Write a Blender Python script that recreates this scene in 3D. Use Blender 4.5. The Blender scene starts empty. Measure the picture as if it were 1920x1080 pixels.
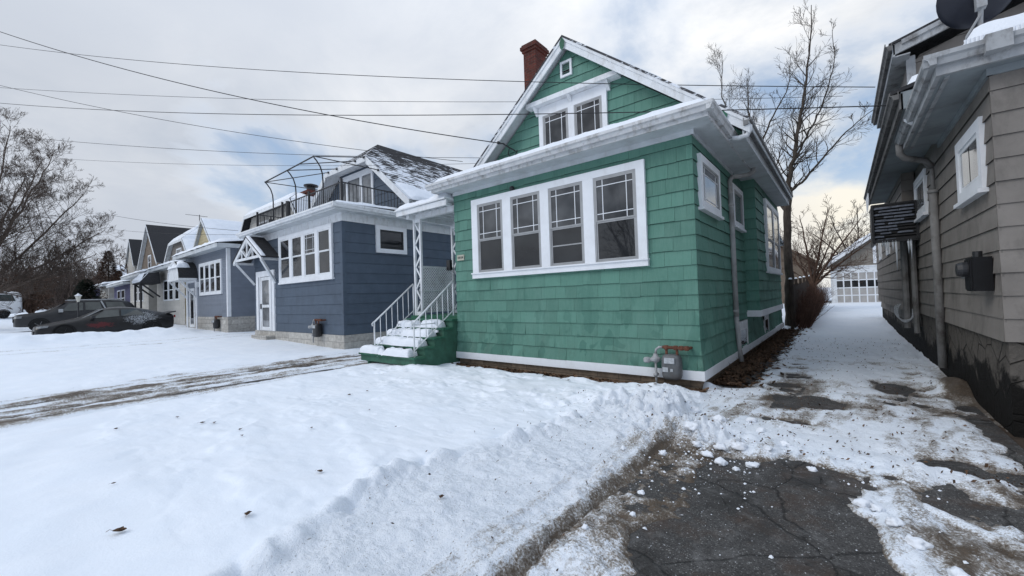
import bpy, bmesh, math, random
import numpy as np
from mathutils import Vector, Matrix

random.seed(7)
SC = bpy.context.scene
COL = SC.collection

# ------------------------------------------------------------------ node materials
def new_mat(name):
    m = bpy.data.materials.new(name); m.use_nodes = True
    nt = m.node_tree; nt.nodes.clear()
    return m, nt

class N:
    """tiny node-graph helper"""
    def __init__(s, nt): s.nt = nt
    def node(s, typ, **kw):
        n = s.nt.nodes.new(typ)
        for k, v in kw.items(): setattr(n, k, v)
        return n
    def link(s, a, b): s.nt.links.new(a, b)
    def setin(s, n, i, v):
        if v is None: return
        if isinstance(v, bpy.types.NodeSocket): s.link(v, n.inputs[i])
        else:
            if isinstance(v, (tuple, list)) and len(v) == 3 and n.inputs[i].type == 'RGBA': v = (*v, 1)
            n.inputs[i].default_value = v
    def coord(s, kind='Object'):
        return s.node('ShaderNodeTexCoord').outputs[kind]
    def mapping(s, vec, scale=(1,1,1), loc=(0,0,0), rot=(0,0,0)):
        n = s.node('ShaderNodeMapping'); s.link(vec, n.inputs[0])
        n.inputs['Scale'].default_value = scale; n.inputs['Location'].default_value = loc; n.inputs['Rotation'].default_value = rot
        return n.outputs[0]
    def noise(s, vec, scale=5, detail=4, rough=.55, dist=0):
        n = s.node('ShaderNodeTexNoise'); s.link(vec, n.inputs['Vector'])
        n.inputs['Scale'].default_value = scale; n.inputs['Detail'].default_value = detail
        n.inputs['Roughness'].default_value = rough; n.inputs['Distortion'].default_value = dist
        return n.outputs[0]
    def voro(s, vec, scale=5, feature='F1', out='Distance'):
        n = s.node('ShaderNodeTexVoronoi', feature=feature); s.link(vec, n.inputs['Vector'])
        n.inputs['Scale'].default_value = scale
        return n.outputs[out]
    def ramp(s, f, stops):
        n = s.node('ShaderNodeValToRGB'); s.setin(n, 0, f)
        el = n.color_ramp.elements
        while len(el) < len(stops): el.new(.5)
        for e, (p, c) in zip(el, stops):
            e.position = p
            e.color = (*c, 1) if isinstance(c, (tuple, list)) else (c, c, c, 1)
        return n.outputs[0]
    def mr(s, f, a, b, c=0, d=1):
        n = s.node('ShaderNodeMapRange'); n.clamp = True
        s.setin(n, 0, f); s.setin(n, 1, a); s.setin(n, 2, b); s.setin(n, 3, c); s.setin(n, 4, d)
        return n.outputs[0]
    def math(s, op, a, b=None, c=None):
        n = s.node('ShaderNodeMath', operation=op)
        s.setin(n, 0, a); s.setin(n, 1, b); s.setin(n, 2, c)
        return n.outputs[0]
    def mix(s, f, a, b, mode='MIX'):
        n = s.node('ShaderNodeMix', data_type='RGBA', blend_type=mode)
        s.setin(n, 0, f); s.setin(n, 6, a); s.setin(n, 7, b)
        return n.outputs[2]
    def attr(s, name, out='Fac'):
        return s.node('ShaderNodeAttribute', attribute_name=name).outputs[out]
    def sep(s, vec):
        n = s.node('ShaderNodeSeparateXYZ'); s.link(vec, n.inputs[0]); return n.outputs
    def bump(s, h, strength=.3, dist=.01, normal=None):
        n = s.node('ShaderNodeBump'); n.inputs['Strength'].default_value = strength; n.inputs['Distance'].default_value = dist
        s.link(h, n.inputs['Height'])
        if normal: s.link(normal, n.inputs['Normal'])
        return n.outputs[0]
    def out(s, color, rough=.8, normal=None, metallic=0, spec=.4, **kw):
        b = s.node('ShaderNodeBsdfPrincipled'); o = s.node('ShaderNodeOutputMaterial')
        s.setin(b, 'Base Color', color); s.setin(b, 'Roughness', rough); s.setin(b, 'Metallic', metallic)
        b.inputs['Specular IOR Level'].default_value = spec
        for k, v in kw.items(): s.setin(b, k, v)
        if normal: s.link(normal, b.inputs['Normal'])
        s.link(b.outputs[0], o.inputs[0])
        return b

def plain(name, col, rough=.75, var=.18, scale=6, bump=.15, bscale=60, spec=.3, metallic=0, dirt=None, dirt_amt=.5, dscale=3, useattr=False, stretch=(1,1,1)):
    """painted / weathered solid: base colour with broad variation, optional dirt blotches, fine bump"""
    m, nt = new_mat(name); g = N(nt); P = g.coord()
    n1 = g.noise(g.mapping(P, stretch), scale, 5, .6)
    f = g.mr(n1, .3, .7, 1 - var, 1 + var)
    c = g.mix(1, col, f, 'MULTIPLY')
    if useattr:
        c = g.mix(1, c, g.attr('var'), 'MULTIPLY')
    if dirt:
        d = g.noise(g.mapping(P, (1, 1, .5)), dscale, 8, .7)
        c = g.mix(g.math('MULTIPLY', g.mr(d, .5, .72), dirt_amt), c, dirt)
    b = g.bump(g.noise(P, bscale, 3), bump, .01) if bump else None
    g.out(c, rough, b, metallic, spec)
    return m

def mat_shingle(name, col, dark, light, patch=True):
    """painted cedar shingle: per-shingle tone, vertical grain, touch-up patches, chalky wear"""
    m, nt = new_mat(name); g = N(nt); P = g.coord()
    v = g.attr('var')
    grain = g.noise(g.mapping(P, (60, 60, 2.2)), 1, 4, .6)
    c = g.mix(1, col, v, 'MULTIPLY')
    c = g.mix(g.mr(grain, .45, .75, 0, .35), c, light)
    if patch:
        z = g.sep(P)[2]
        pn = g.noise(g.mapping(P, (2.2, 2.2, 1.3), (3, 1, 0)), 1.3, 2.5, .5, .6)
        low = g.mr(z, 2.3, .2, 0, 1)
        pm = g.math('MULTIPLY', g.mr(pn, .545, .56), low)
        c = g.mix(g.math('MULTIPLY', pm, .62), c, dark)
        gr_ = g.noise(g.mapping(P, (3,3,1.5), (5,5,1)), 1.5, 6, .7)
        c = g.mix(g.math('MULTIPLY', g.mr(gr_, .48, .7), g.mr(z, .95, .25, 0, .45)), c, (.06,.085,.065))
        pl = g.noise(g.mapping(P, (1.4, 1.4, 1.1), (9, 4, 2)), 1.1, 4, .6)
        c = g.mix(g.mr(pl, .5, .75, 0, .4), c, light)
    st = g.noise(g.mapping(P, (9, 9, .7)), 1, 5, .65)
    c = g.mix(g.mr(st, .52, .8, 0, .45), c, dark)
    h = g.math('ADD', grain, g.math('MULTIPLY', g.noise(P, 45, 3), .6))
    g.out(c, .72, g.bump(h, .35, .006), 0, .25)
    return m

def mat_glass(name, inner=(.012,.013,.015), rough=.03, blotch=(.03,.032,.035)):
    m, nt = new_mat(name); g = N(nt); P = g.coord()
    n = g.noise(P, 1.1, 3, .6)
    c = g.mix(g.mr(n, .35, .7), inner, blotch)
    w = g.noise(P, 2.3, 1)
    g.out(c, rough, g.bump(w, .035, .05), 0, .55)
    return m

def mat_snow(name, tint=(.83,.86,.91)):
    m, nt = new_mat(name); g = N(nt); P = g.coord()
    n = g.noise(P, 2.5, 6, .6)
    c = g.mix(g.mr(n, .35, .65), tint, (tint[0]*.92, tint[1]*.93, tint[2]*.94))
    h = g.math('ADD', g.noise(P, 30, 4, .6), g.math('MULTIPLY', g.noise(P, 7, 4), 1.5))
    g.out(c, .75, g.bump(h, .5, .02), 0, .25)
    return m

def mat_ground_snow(name):
    m, nt = new_mat(name); g = N(nt); P = g.coord()
    dirt = g.attr('dirt'); rough_ = g.attr('rough')
    n = g.noise(P, 1.2, 5, .6)
    white = g.mix(g.mr(n, .3, .7), (.79,.845,.915), (.85,.89,.945))
    n2 = g.math('ADD', g.math('MULTIPLY', g.noise(P, 14, 8, .8), .45), g.math('MULTIPLY', g.noise(P, 62, 4, .7), .55)); n3 = g.noise(P, 3.2, 6, .65, .5)
    amt = g.math('ADD', g.math('MULTIPLY', g.math('SUBTRACT', n2, .5), 3.0), g.math('MULTIPLY', g.math('SUBTRACT', n3, .5), .9))
    dm = g.mr(g.math('ADD', dirt, g.math('MULTIPLY', amt, g.mr(dirt, .02, .3))), .18, .85)
    slush = g.mix(g.mr(n3, .35, .65), (.25,.215,.175), (.42,.40,.375))
    deep = g.mix(g.mr(n2, .35, .65), (.035,.027,.02), (.14,.105,.075))
    dcol = g.mix(g.mr(dm, .45, 1.0), slush, deep)
    c = g.mix(g.mr(dm, 0, .55), white, dcol)
    # specks of grit and leaf crumbs where the snow has been walked on
    sp = g.noise(P, 60, 2, .5)
    spm = g.math('MULTIPLY', g.mr(sp, .66, .72), g.mr(rough_, .1, 1, 0, .6))
    c = g.mix(spm, c, (.16,.13,.10))
    hf = g.math('ADD', g.math('MULTIPLY', g.noise(P, 38, 5, .65), 1.0), g.math('MULTIPLY', g.noise(P, 110, 3, .6), .5))
    h = g.math('MULTIPLY', hf, g.mr(rough_, 0, 1, .12, 1.1))
    h = g.math('ADD', h, g.math('MULTIPLY', g.noise(P, 4, 3), .35))
    g.out(c, g.mr(dm, 0, 1, .7, .5), g.bump(h, .75, .03), 0, .3)
    return m

def mat_asphalt(name):
    m, nt = new_mat(name); g = N(nt); P = g.coord()
    agg = g.voro(P, 150, 'F1', 'Color'); a1 = g.sep(agg)[0]
    n = g.noise(P, 1.6, 6, .65)
    c = g.mix(g.mr(a1, .1, 1), (.036,.034,.033), (.098,.094,.089))
    c = g.mix(g.mr(a1, .955, .98), c, (.24,.24,.23))
    c = g.mix(g.mr(n, .45, .66, 0, .85), c, (.022,.018,.016))
    br = g.noise(g.mapping(P, (1,1,1), (4,2,0)), 2.6, 6, .7)
    c = g.mix(g.mr(br, .50, .70, 0, .75), c, (.070,.044,.030))
    # cracks: warped voronoi edges
    wv = g.node('ShaderNodeMix', data_type='VECTOR'); wv.inputs[0].default_value = .16
    nz = g.node('ShaderNodeTexNoise'); g.link(P, nz.inputs['Vector']); nz.inputs['Scale'].default_value = 3.5; nz.inputs['Detail'].default_value = 6
    g.link(P, wv.inputs[4]); g.link(nz.outputs['Color'], wv.inputs[5])
    e1 = g.voro(wv.outputs[1], 1.15, 'DISTANCE_TO_EDGE'); e2 = g.voro(wv.outputs[1], 4.2, 'DISTANCE_TO_EDGE')
    crack = g.math('MAXIMUM', g.mr(e1, .0, .012, 1, 0), g.math('MULTIPLY', g.mr(e2, 0, .02, 1, 0), g.mr(n, .5, .62)))
    c = g.mix(g.math('MULTIPLY', crack, .85), c, (.012,.011,.010))
    fr = g.noise(P, 5, 8, .8, .4)
    c = g.mix(g.mr(fr, .52, .72, 0, .55), c, (.22,.215,.21))
    sp = g.noise(P, 42, 2, .5)
    c = g.mix(g.math('MULTIPLY', g.mr(sp, .70, .73), g.mr(fr, .40, .6)), c, (.62,.63,.65))
    h = g.math('SUBTRACT', g.math('MULTIPLY', a1, .5), g.math('MULTIPLY', crack, 1.5))
    g.out(c, g.mr(n, .4, .65, .85, .45), g.bump(h, .7, .008), 0, .3)
    return m

def mat_roof(name, base=(.035,.034,.036), snow=.5, axis='Y', rows=.14):
    """asphalt shingle roof with patchy snow lying in the courses"""
    m, nt = new_mat(name); g = N(nt); P = g.coord()
    n = g.noise(P, 26, 3, .6)
    c = g.mix(g.mr(n, .3, .7), base, tuple(min(1, x*2.1) for x in base))
    z = g.sep(P)[2]
    row = g.math('FRACT', g.math('DIVIDE', z, rows))
    c = g.mix(g.mr(row, .0, .12, .7, 0), c, (.01,.01,.01))
    if snow > 0:
        st = (1.0, 3.0, 5.0) if axis == 'Y' else (3.0, 1.0, 5.0)
        s1 = g.noise(g.mapping(P, (1.1,1.1,3.2)), 1.7, 9, .78)
        sm = g.math('ADD', s1, g.math('MULTIPLY', row, .10))
        k = .72 - .36*snow
        big = g.noise(g.mapping(P, (1,1,1)), .55, 4, .6)
        sm = g.math('ADD', sm, g.math('MULTIPLY', g.math('SUBTRACT', big, .5), .35))
        sm = g.math('ADD', sm, g.mr(z, 8.8, 5.4, -.10, .13))
        c = g.mix(g.mr(sm, k, k+.07), c, (.78,.81,.86))
    g.out(c, .85, g.bump(g.math('ADD', n, row), .4, .02), 0, .2)
    return m

def mat_brick(name, c1, c2, mortar, scale=1.0, bw=.22, rh=.075, horiz='XY', bumpd=.01):
    m, nt = new_mat(name); g = N(nt); P = g.coord()
    s = g.sep(P)
    cx = g.node('ShaderNodeCombineXYZ')
    g.link(g.math('ADD', s[0], s[1]), cx.inputs[0]); g.link(s[2], cx.inputs[1])
    b = g.node('ShaderNodeTexBrick'); g.link(cx.outputs[0], b.inputs['Vector'])
    b.inputs['Color1'].default_value = (*c1, 1); b.inputs['Color2'].default_value = (*c2, 1); b.inputs['Mortar'].default_value = (*mortar, 1)
    b.inputs['Scale'].default_value = scale; b.inputs['Brick Width'].default_value = bw; b.inputs['Row Height'].default_value = rh
    b.inputs['Mortar Size'].default_value = .006; b.inputs['Mortar Smooth'].default_value = .3
    n = g.noise(P, 9, 6, .7)
    c = g.mix(1, b.outputs['Color'], g.mr(n, .25, .75, .6, 1.3), 'MULTIPLY')
    h = g.math('SUBTRACT', g.math('MULTIPLY', g.noise(P, 40, 4), .5), b.outputs['Fac'])
    g.out(c, .85, g.bump(h, .7, bumpd), 0, .2)
    return m

def mat_bark(name, col=(.075,.062,.052)):
    m, nt = new_mat(name); g = N(nt); P = g.coord()
    n = g.noise(g.mapping(P, (14,14,3)), 1, 5, .65)
    c = g.mix(g.mr(n, .3, .7), tuple(x*.55 for x in col), tuple(x*1.5 for x in col))
    g.out(c, .9, g.bump(n, .6, .03), 0, .15)
    return m

def mat_parged(name):
    """old parged wall: grey and cracked above, black towards the bottom"""
    m, nt = new_mat(name); g = N(nt); P = g.coord(); z = g.sep(P)[2]
    n = g.noise(P, 1.6, 8, .72, .6); n2 = g.noise(P, 9, 6, .7)
    c = g.mix(g.mr(n2, .3, .7), (.085,.076,.066), (.14,.125,.11))
    low_black = g.math('ADD', n, g.mr(z, .85, .05, -.26, .20))
    c = g.mix(g.mr(low_black, .42, .50), c, (.009,.008,.007))  # blacker towards the bottom, broken up by noise
    e1 = g.voro(P, 2.3, 'DISTANCE_TO_EDGE'); ck = g.mr(e1, 0, .02, 1, 0)
    c = g.mix(g.math('MULTIPLY', ck, .8), c, (.012,.010,.009))
    sp = g.noise(P, 5, 6, .8); c = g.mix(g.mr(sp, .70, .74, 0, .6), c, (.30,.27,.22))
    h = g.math('SUBTRACT', g.math('ADD', n2, n), ck)
    g.out(c, .85, g.bump(h, .8, .05), 0, .2)
    return m

# ------------------------------------------------------------------ mesh helpers
class MB:
    def __init__(s): s.v = []; s.f = []; s.m = []; s.var = []; s.cur = 1.0; s.sm = False
    def vert(s, p): s.v.append((float(p[0]), float(p[1]), float(p[2]))); return len(s.v) - 1
    def face(s, pts, mi=0, var=None):
        i = len(s.v)
        for p in pts: s.v.append((float(p[0]), float(p[1]), float(p[2])))
        s.f.append(tuple(range(i, i + len(pts)))); s.m.append(mi); s.var.append(s.cur if var is None else var)
    def faces_idx(s, idx, mi=0, var=None):
        s.f.append(tuple(idx)); s.m.append(mi); s.var.append(s.cur if var is None else var)
    def hexa(s, b, t, mi=0, var=None):
        """b,t: four bottom and four top points, same winding"""
        i = len(s.v)
        for p in list(b) + list(t): s.vert(p)
        for q in ((3,2,1,0),(4,5,6,7),(0,1,5,4),(1,2,6,5),(2,3,7,6),(3,0,4,7)):
            s.faces_idx([i + k for k in q], mi, var)
    def box(s, x0, x1, y0, y1, z0, z1, mi=0, var=None):
        if x1 < x0: x0, x1 = x1, x0
        if y1 < y0: y0, y1 = y1, y0
        if z1 < z0: z0, z1 = z1, z0
        s.hexa([(x0,y0,z0),(x1,y0,z0),(x1,y1,z0),(x0,y1,z0)], [(x0,y0,z1),(x1,y0,z1),(x1,y1,z1),(x0,y1,z1)], mi, var)
    def beam(s, a, b, w, h=None, up=(0,0,1), mi=0):
        """rectangular bar from a to b"""
        h = h or w
        a = Vector(a); b = Vector(b); d = (b - a).normalized(); u = Vector(up)
        if abs(d.dot(u)) > .95: u = Vector((1,0,0))
        r = d.cross(u).normalized(); u = r.cross(d)
        r = r * w/2; u = u * h/2
        s.hexa([a-r-u, a+r-u, a+r+u, a-r+u], [b-r-u, b+r-u, b+r+u, b-r+u], mi)
    def tube(s, pts, rad, n=8, mi=0, cap=True):
        pts = [Vector(p) for p in pts]
        if not isinstance(rad, (list, tuple)): rad = [rad] * len(pts)
        base = len(s.v); prev = None
        for k, p in enumerate(pts):
            d = (pts[min(k+1, len(pts)-1)] - pts[max(k-1, 0)])
            d = d.normalized() if d.length > 1e-9 else Vector((0,0,1))
            if prev is None:
                ref = Vector((0,0,1)) if abs(d.z) < .9 else Vector((1,0,0))
                u = d.cross(ref).normalized()
            else:
                u = (prev - d * prev.dot(d))
                u = u.normalized() if u.length > 1e-6 else d.cross(Vector((0,1,0.3))).normalized()
            prev = u; w = d.cross(u)
            for j in range(n):
                a = 2*math.pi*j/n
                s.vert(p + (u*math.cos(a) + w*math.sin(a)) * rad[k])
        for k in range(len(pts)-1):
            for j in range(n):
                a = base + k*n + j; b = base + k*n + (j+1) % n
                s.faces_idx((a, b, b+n, a+n), mi)
        if cap:
            s.faces_idx([base + j for j in range(n)][::-1], mi)
            e = base + (len(pts)-1)*n
            s.faces_idx([e + j for j in range(n)], mi)
    def lathe(s, c, prof, n=16, axis='Z', mi=0):
        """prof: list of (r, h) along the axis from centre c"""
        base = len(s.v)
        for r, h in prof:
            for j in range(n):
                a = 2*math.pi*j/n; x, y = r*math.cos(a), r*math.sin(a)
                if axis == 'Z': p = (c[0]+x, c[1]+y, c[2]+h)
                elif axis == 'X': p = (c[0]+h, c[1]+x, c[2]+y)
                else: p = (c[0]+x, c[1]+h, c[2]+y)
                s.vert(p)
        for k in range(len(prof)-1):
            for j in range(n):
                a = base + k*n + j; b = base + k*n + (j+1) % n
                s.faces_idx((a, b, b+n, a+n), mi)
        s.faces_idx([base + j for j in range(n)][::-1], mi)
        e = base + (len(prof)-1)*n
        s.faces_idx([e + j for j in range(n)], mi)
    # wall frame helpers
    def fbox(s, fr, u0, u1, n0, n1, z0, z1, mi=0, var=None):
        p = fr.pt
        s.hexa([p(u0,n0,z0),p(u1,n0,z0),p(u1,n1,z0),p(u0,n1,z0)], [p(u0,n0,z1),p(u1,n0,z1),p(u1,n1,z1),p(u0,n1,z1)], mi, var)
    def fring(s, fr, u0, u1, z0, z1, w, n0, n1, mi=0, wb=None, wt=None):
        """picture-frame ring on a wall"""
        wb = w if wb is None else wb; wt = w if wt is None else wt
        s.fbox(fr, u0, u0+w, n0, n1, z0, z1, mi); s.fbox(fr, u1-w, u1, n0, n1, z0, z1, mi)
        s.fbox(fr, u0+w, u1-w, n0, n1, z0, z0+wb, mi); s.fbox(fr, u0+w, u1-w, n0, n1, z1-wt, z1, mi)
    def build(s, name, mats, parent=None, smooth=False, org=None, fixn=True, weld=False):
        me = bpy.data.meshes.new(name)
        if parent is not None: org = ORG.get(parent.name, Vector((0,0,0)))
        o3 = Vector(org) if org is not None else Vector((0,0,0))
        v = np.array(s.v, dtype=np.float32).reshape(-1, 3) - np.array(o3, dtype=np.float32)
        me.from_pydata(v.tolist(), [], s.f)
        if not isinstance(mats, (list, tuple)): mats = [mats]
        for m in mats: me.materials.append(m)
        if len(mats) > 1: me.polygons.foreach_set('material_index', np.array(s.m, dtype=np.int32))
        if any(abs(x - 1) > 1e-6 for x in s.var):
            a = me.attributes.new('var', 'FLOAT', 'FACE'); a.data.foreach_set('value', np.array(s.var, dtype=np.float32))
        else:
            a = me.attributes.new('var', 'FLOAT', 'FACE'); a.data.foreach_set('value', np.ones(len(s.f), dtype=np.float32))
        if fixn or weld:
            bm = bmesh.new(); bm.from_mesh(me)
            if weld: bmesh.ops.remove_doubles(bm, verts=bm.verts, dist=1e-4)
            bmesh.ops.recalc_face_normals(bm, faces=bm.faces)
            bm.to_mesh(me); bm.free()
        if smooth: me.polygons.foreach_set('use_smooth', np.ones(len(me.polygons), dtype=bool))
        me.update()
        o = bpy.data.objects.new(name, me); COL.objects.link(o)
        if parent is not None:
            o.parent = parent; ORG[o.name] = o3
        else:
            o.location = o3; ORG[o.name] = o3
        return o

ORG = {}
class Fr:
    """wall frame: u along the wall, n outward, z up"""
    def __init__(s, o, u, n): s.o = Vector(o); s.u = Vector((*u, 0)); s.n = Vector((*n, 0))
    def pt(s, u, n, z): return s.o + s.u*u + s.n*n + Vector((0, 0, z))

def tag(o, label, cat, group=None, kind=None):
    o['label'] = label; o['category'] = cat
    if group: o['group'] = group
    if kind: o['kind'] = kind
    return o
def thing(name, loc, label, cat, group=None):
    o = bpy.data.objects.new(name, None); COL.objects.link(o); o.location = loc
    o.empty_display_size = .3
    ORG[o.name] = Vector(loc)
    return tag(o, label, cat, group)

# numpy noise -------------------------------------------------------
def _hash(ix, iy, seed):
    h = (ix.astype(np.int64)*374761393 + iy.astype(np.int64)*668265263 + seed*1442695041) & 0xFFFFFFFF
    h = ((h ^ (h >> 13)) * 1274126177) & 0xFFFFFFFF
    h = (h ^ (h >> 16)) & 0xFFFFFF
    return h / float(0xFFFFFF)
def vnoise(x, y, seed=0):
    x0 = np.floor(x); y0 = np.floor(y); fx = x - x0; fy = y - y0
    fx = fx*fx*fx*(fx*(fx*6-15)+10); fy = fy*fy*fy*(fy*(fy*6-15)+10)
    a = _hash(x0, y0, seed); b = _hash(x0+1, y0, seed); c = _hash(x0, y0+1, seed); d = _hash(x0+1, y0+1, seed)
    return a + (b-a)*fx + (c-a)*fy + (a-b-c+d)*fx*fy
def fbm(x, y, sc=1., octv=4, seed=0, gain=.5):
    t = 0; amp = 1; tot = 0
    for k in range(octv):
        ca, sa = math.cos(.6*k), math.sin(.6*k)
        t = t + amp*vnoise((x*ca - y*sa)*sc + 17.3*k, (x*sa + y*ca)*sc - 9.1*k, seed + k); tot += amp; amp *= gain; sc *= 2.03
    return t/tot
def worley(x, y, sc, seed=0):
    x = x*sc; y = y*sc; x0 = np.floor(x); y0 = np.floor(y)
    best = np.full(np.shape(x), 9.)
    for i in (-1, 0, 1):
        for j in (-1, 0, 1):
            cx = x0 + i; cy = y0 + j
            px = cx + _hash(cx, cy, seed); py = cy + _hash(cx, cy, seed+51)
            best = np.minimum(best, (px-x)**2 + (py-y)**2)
    return np.sqrt(best)
def sst(a, b, x):
    t = np.clip((x-a)/(b-a), 0, 1); return t*t*(3-2*t)

# ------------------------------------------------------------------ shared materials
M = {}
M['white'] = plain('white_paint', (.74,.76,.78), .6, .08, 3, .1, 40, .35, dirt=(.33,.31,.28), dirt_amt=.5, dscale=5)
M['white_clean'] = plain('white_trim_paint', (.78,.80,.83), .55, .05, 3, .08, 40, .35, dirt=(.5,.5,.48), dirt_amt=.3)
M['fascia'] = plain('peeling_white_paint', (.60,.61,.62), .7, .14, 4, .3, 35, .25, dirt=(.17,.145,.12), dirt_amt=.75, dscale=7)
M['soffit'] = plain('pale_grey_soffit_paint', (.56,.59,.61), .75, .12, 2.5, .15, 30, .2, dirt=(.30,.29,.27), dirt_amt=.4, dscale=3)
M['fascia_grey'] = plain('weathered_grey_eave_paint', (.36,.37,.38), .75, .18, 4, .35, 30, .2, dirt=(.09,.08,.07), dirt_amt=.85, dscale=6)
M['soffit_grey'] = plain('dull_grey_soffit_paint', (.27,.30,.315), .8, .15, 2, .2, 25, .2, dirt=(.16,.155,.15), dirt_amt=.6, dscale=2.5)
M['spout_grey'] = plain('stained_grey_downspout', (.20,.195,.19), .65, .2, 5, .15, 40, .3, dirt=(.06,.05,.042), dirt_amt=.9, dscale=5)
M['sash'] = plain('grey_aluminium_sash', (.33,.335,.34), .5, .12, 5, .05, 40, .4)
M['green'] = mat_shingle('green_shingle_paint', (.100,.226,.178), (.045,.138,.108), (.165,.295,.245))
M['green_flat'] = plain('dark_green_step_paint', (.030,.120,.075), .65, .3, 5, .3, 40, .3, dirt=(.07,.11,.08), dirt_amt=.6)
M['glass'] = mat_glass('dark_window_glass')
M['glass_pale'] = mat_glass('sky_pale_window_glass', (.10,.105,.11), .04, (.26,.27,.28))  # pale tone paints in reflected sky, and curtains in some panes
M['glass_grey'] = mat_glass('mottled_window_glass', (.018,.020,.023), .05, (.115,.117,.12))  # grey mottling painted in for reflections and curtains
M['car_glass'] = mat_glass('tinted_car_glass', (.040,.048,.048), .08, (.085,.095,.092))
M['snow'] = mat_snow('roof_snow')
M['roof_green'] = mat_roof('dark_roof_shingle', (.04,.04,.043), .2)
M['roof_blue'] = mat_roof('snow_flecked_roof_shingle', (.024,.023,.024), .50)
M['roof_dark'] = mat_roof('black_roof_shingle', (.026,.026,.028), 0)
M['brick'] = mat_brick('red_chimney_brick', (.13,.035,.025), (.075,.026,.021), (.10,.075,.065))
M['stone_white'] = mat_brick('white_stone_block', (.52,.50,.46), (.40,.38,.35), (.30,.28,.26), 1, .52, .24, bumpd=.03)
M['stone_tan'] = mat_brick('tan_foundation_block', (.25,.19,.14), (.18,.14,.105), (.12,.10,.08), 1, .42, .2, bumpd=.03)
M['conc_dark'] = plain('blotchy_dark_concrete', (.058,.050,.043), .85, .5, 2.2, .6, 18, .2, dirt=(.008,.007,.006), dirt_amt=.95, dscale=1.3)
M['stone_dark'] = mat_brick('stained_dark_stone', (.070,.060,.052), (.028,.025,.022), (.018,.016,.014), 1, .46, .23, bumpd=.05)
M['parged'] = mat_parged('dark_based_parged_wall')
M['blue'] = plain('slate_blue_siding_paint', (.082,.108,.145), .65, .10, 2.5, .12, 45, .25, dirt=(.062,.074,.094), dirt_amt=.5, useattr=True)
M['ltblue'] = plain('pale_blue_vinyl_siding', (.19,.215,.26), .5, .08, 3, .06, 40, .35, useattr=True)
M['taupe'] = plain('taupe_siding_paint', (.215,.195,.176), .7, .14, 2, .2, 40, .22, dirt=(.080,.072,.064), dirt_amt=.6, useattr=True)
M['cream'] = plain('cream_siding', (.52,.44,.27), .65, .1, 3, .1, 40, .25, useattr=True)
M['offwhite'] = plain('off_white_siding', (.50,.48,.44), .65, .12, 3, .1, 40, .25, useattr=True)
M['brown_sid'] = plain('brown_siding', (.16,.125,.095), .7, .2, 3, .1, 40, .25, useattr=True)
M['purple'] = plain('purple_siding', (.085,.085,.16), .65, .1, 3, .1, 40, .25, useattr=True)
M['black_metal'] = plain('black_metal', (.022,.022,.024), .45, .25, 8, .1, 50, .45)
M['meter_black'] = plain('sooty_black_metal', (.007,.007,.008), .6, .2, 8, .1, 50, .25)
M['step_green'] = plain('worn_green_step_side', (.050,.135,.095), .7, .25, 4, .3, 40, .25, dirt=(.04,.06,.045), dirt_amt=.8, dscale=4)
M['grey_metal'] = plain('grey_painted_metal', (.115,.12,.125), .5, .2, 8, .12, 50, .4, dirt=(.10,.06,.04), dirt_amt=.5)
M['galv'] = plain('galvanised_metal', (.36,.37,.38), .45, .2, 10, .1, 50, .5, dirt=(.15,.12,.10), dirt_amt=.6, dscale=9)
M['rust'] = plain('rusty_pipe', (.13,.055,.035), .8, .4, 20, .3, 80, .25)
M['pipe_dirty'] = plain('weathered_downspout_paint', (.36,.355,.35), .6, .15, 5, .12, 40, .3, dirt=(.09,.075,.06), dirt_amt=.85, dscale=4)
M['dial'] = plain('pale_label', (.42,.44,.46), .5, .25, 30, 0)
M['bark'] = mat_bark('dark_bark')
M['bark_grey'] = mat_bark('grey_brown_bark', (.115,.090,.075))
M['bark_warm'] = mat_bark('brown_twig', (.105,.066,.048))
M['wood_dark'] = plain('dark_fence_wood', (.055,.042,.034), .85, .4, 3, .4, 30, .15, stretch=(6,6,1))
M['rubber'] = plain('tyre_rubber', (.014,.014,.014), .8, .2, 10, .2, 60, .25)
M['asphalt'] = mat_asphalt('cracked_asphalt')
M['litter'] = plain('dead_leaf', (.085,.05,.03), .8, .4, 8, .2, 40, .2, useattr=True)
M['wire'] = plain('black_cable', (.02,.02,.022), .6, 0, 1, 0)

def gbase(x, y):
    """gentle lie of the land: rising to the left along the street and towards the back of the drive"""
    return .02*np.clip(-x-13.5, 0, 22) + .045*np.clip(-x-42, 0, 40) + .48*sst(15, 36, y)*sst(-9, -4, x)

# ------------------------------------------------------------------ ground sheets
def grid_mesh(name, xs, ys, Z, mat, attrs=None, smooth=True):
    nx, ny = len(xs), len(ys)
    X, Y = np.meshgrid(xs, ys)
    co = np.stack([X, Y, Z], -1).reshape(-1, 3).astype(np.float32)
    i = np.arange(nx*ny).reshape(ny, nx)
    q = np.stack([i[:-1,:-1], i[:-1,1:], i[1:,1:], i[1:,:-1]], -1).reshape(-1, 4).astype(np.int32)
    me = bpy.data.meshes.new(name)
    me.vertices.add(len(co)); me.vertices.foreach_set('co', co.ravel())
    me.loops.add(q.size); me.loops.foreach_set('vertex_index', q.ravel())
    me.polygons.add(len(q)); me.polygons.foreach_set('loop_start', np.arange(0, q.size, 4, dtype=np.int32))
    me.polygons.foreach_set('use_smooth', np.full(len(q), smooth))
    me.update(calc_edges=True)
    for k, a in (attrs or {}).items():
        at = me.attributes.new(k, 'FLOAT', 'POINT'); at.data.foreach_set('value', a.ravel().astype(np.float32))
    me.materials.append(mat)
    o = bpy.data.objects.new(name, me); COL.objects.link(o)
    return o

def steps(*seg):
    out = []
    for a, b, d in seg:
        n = max(1, int(round((b-a)/d))); out += list(np.linspace(a, b, n, endpoint=False))
    out.append(seg[-1][1]); return np.array(out)

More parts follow.
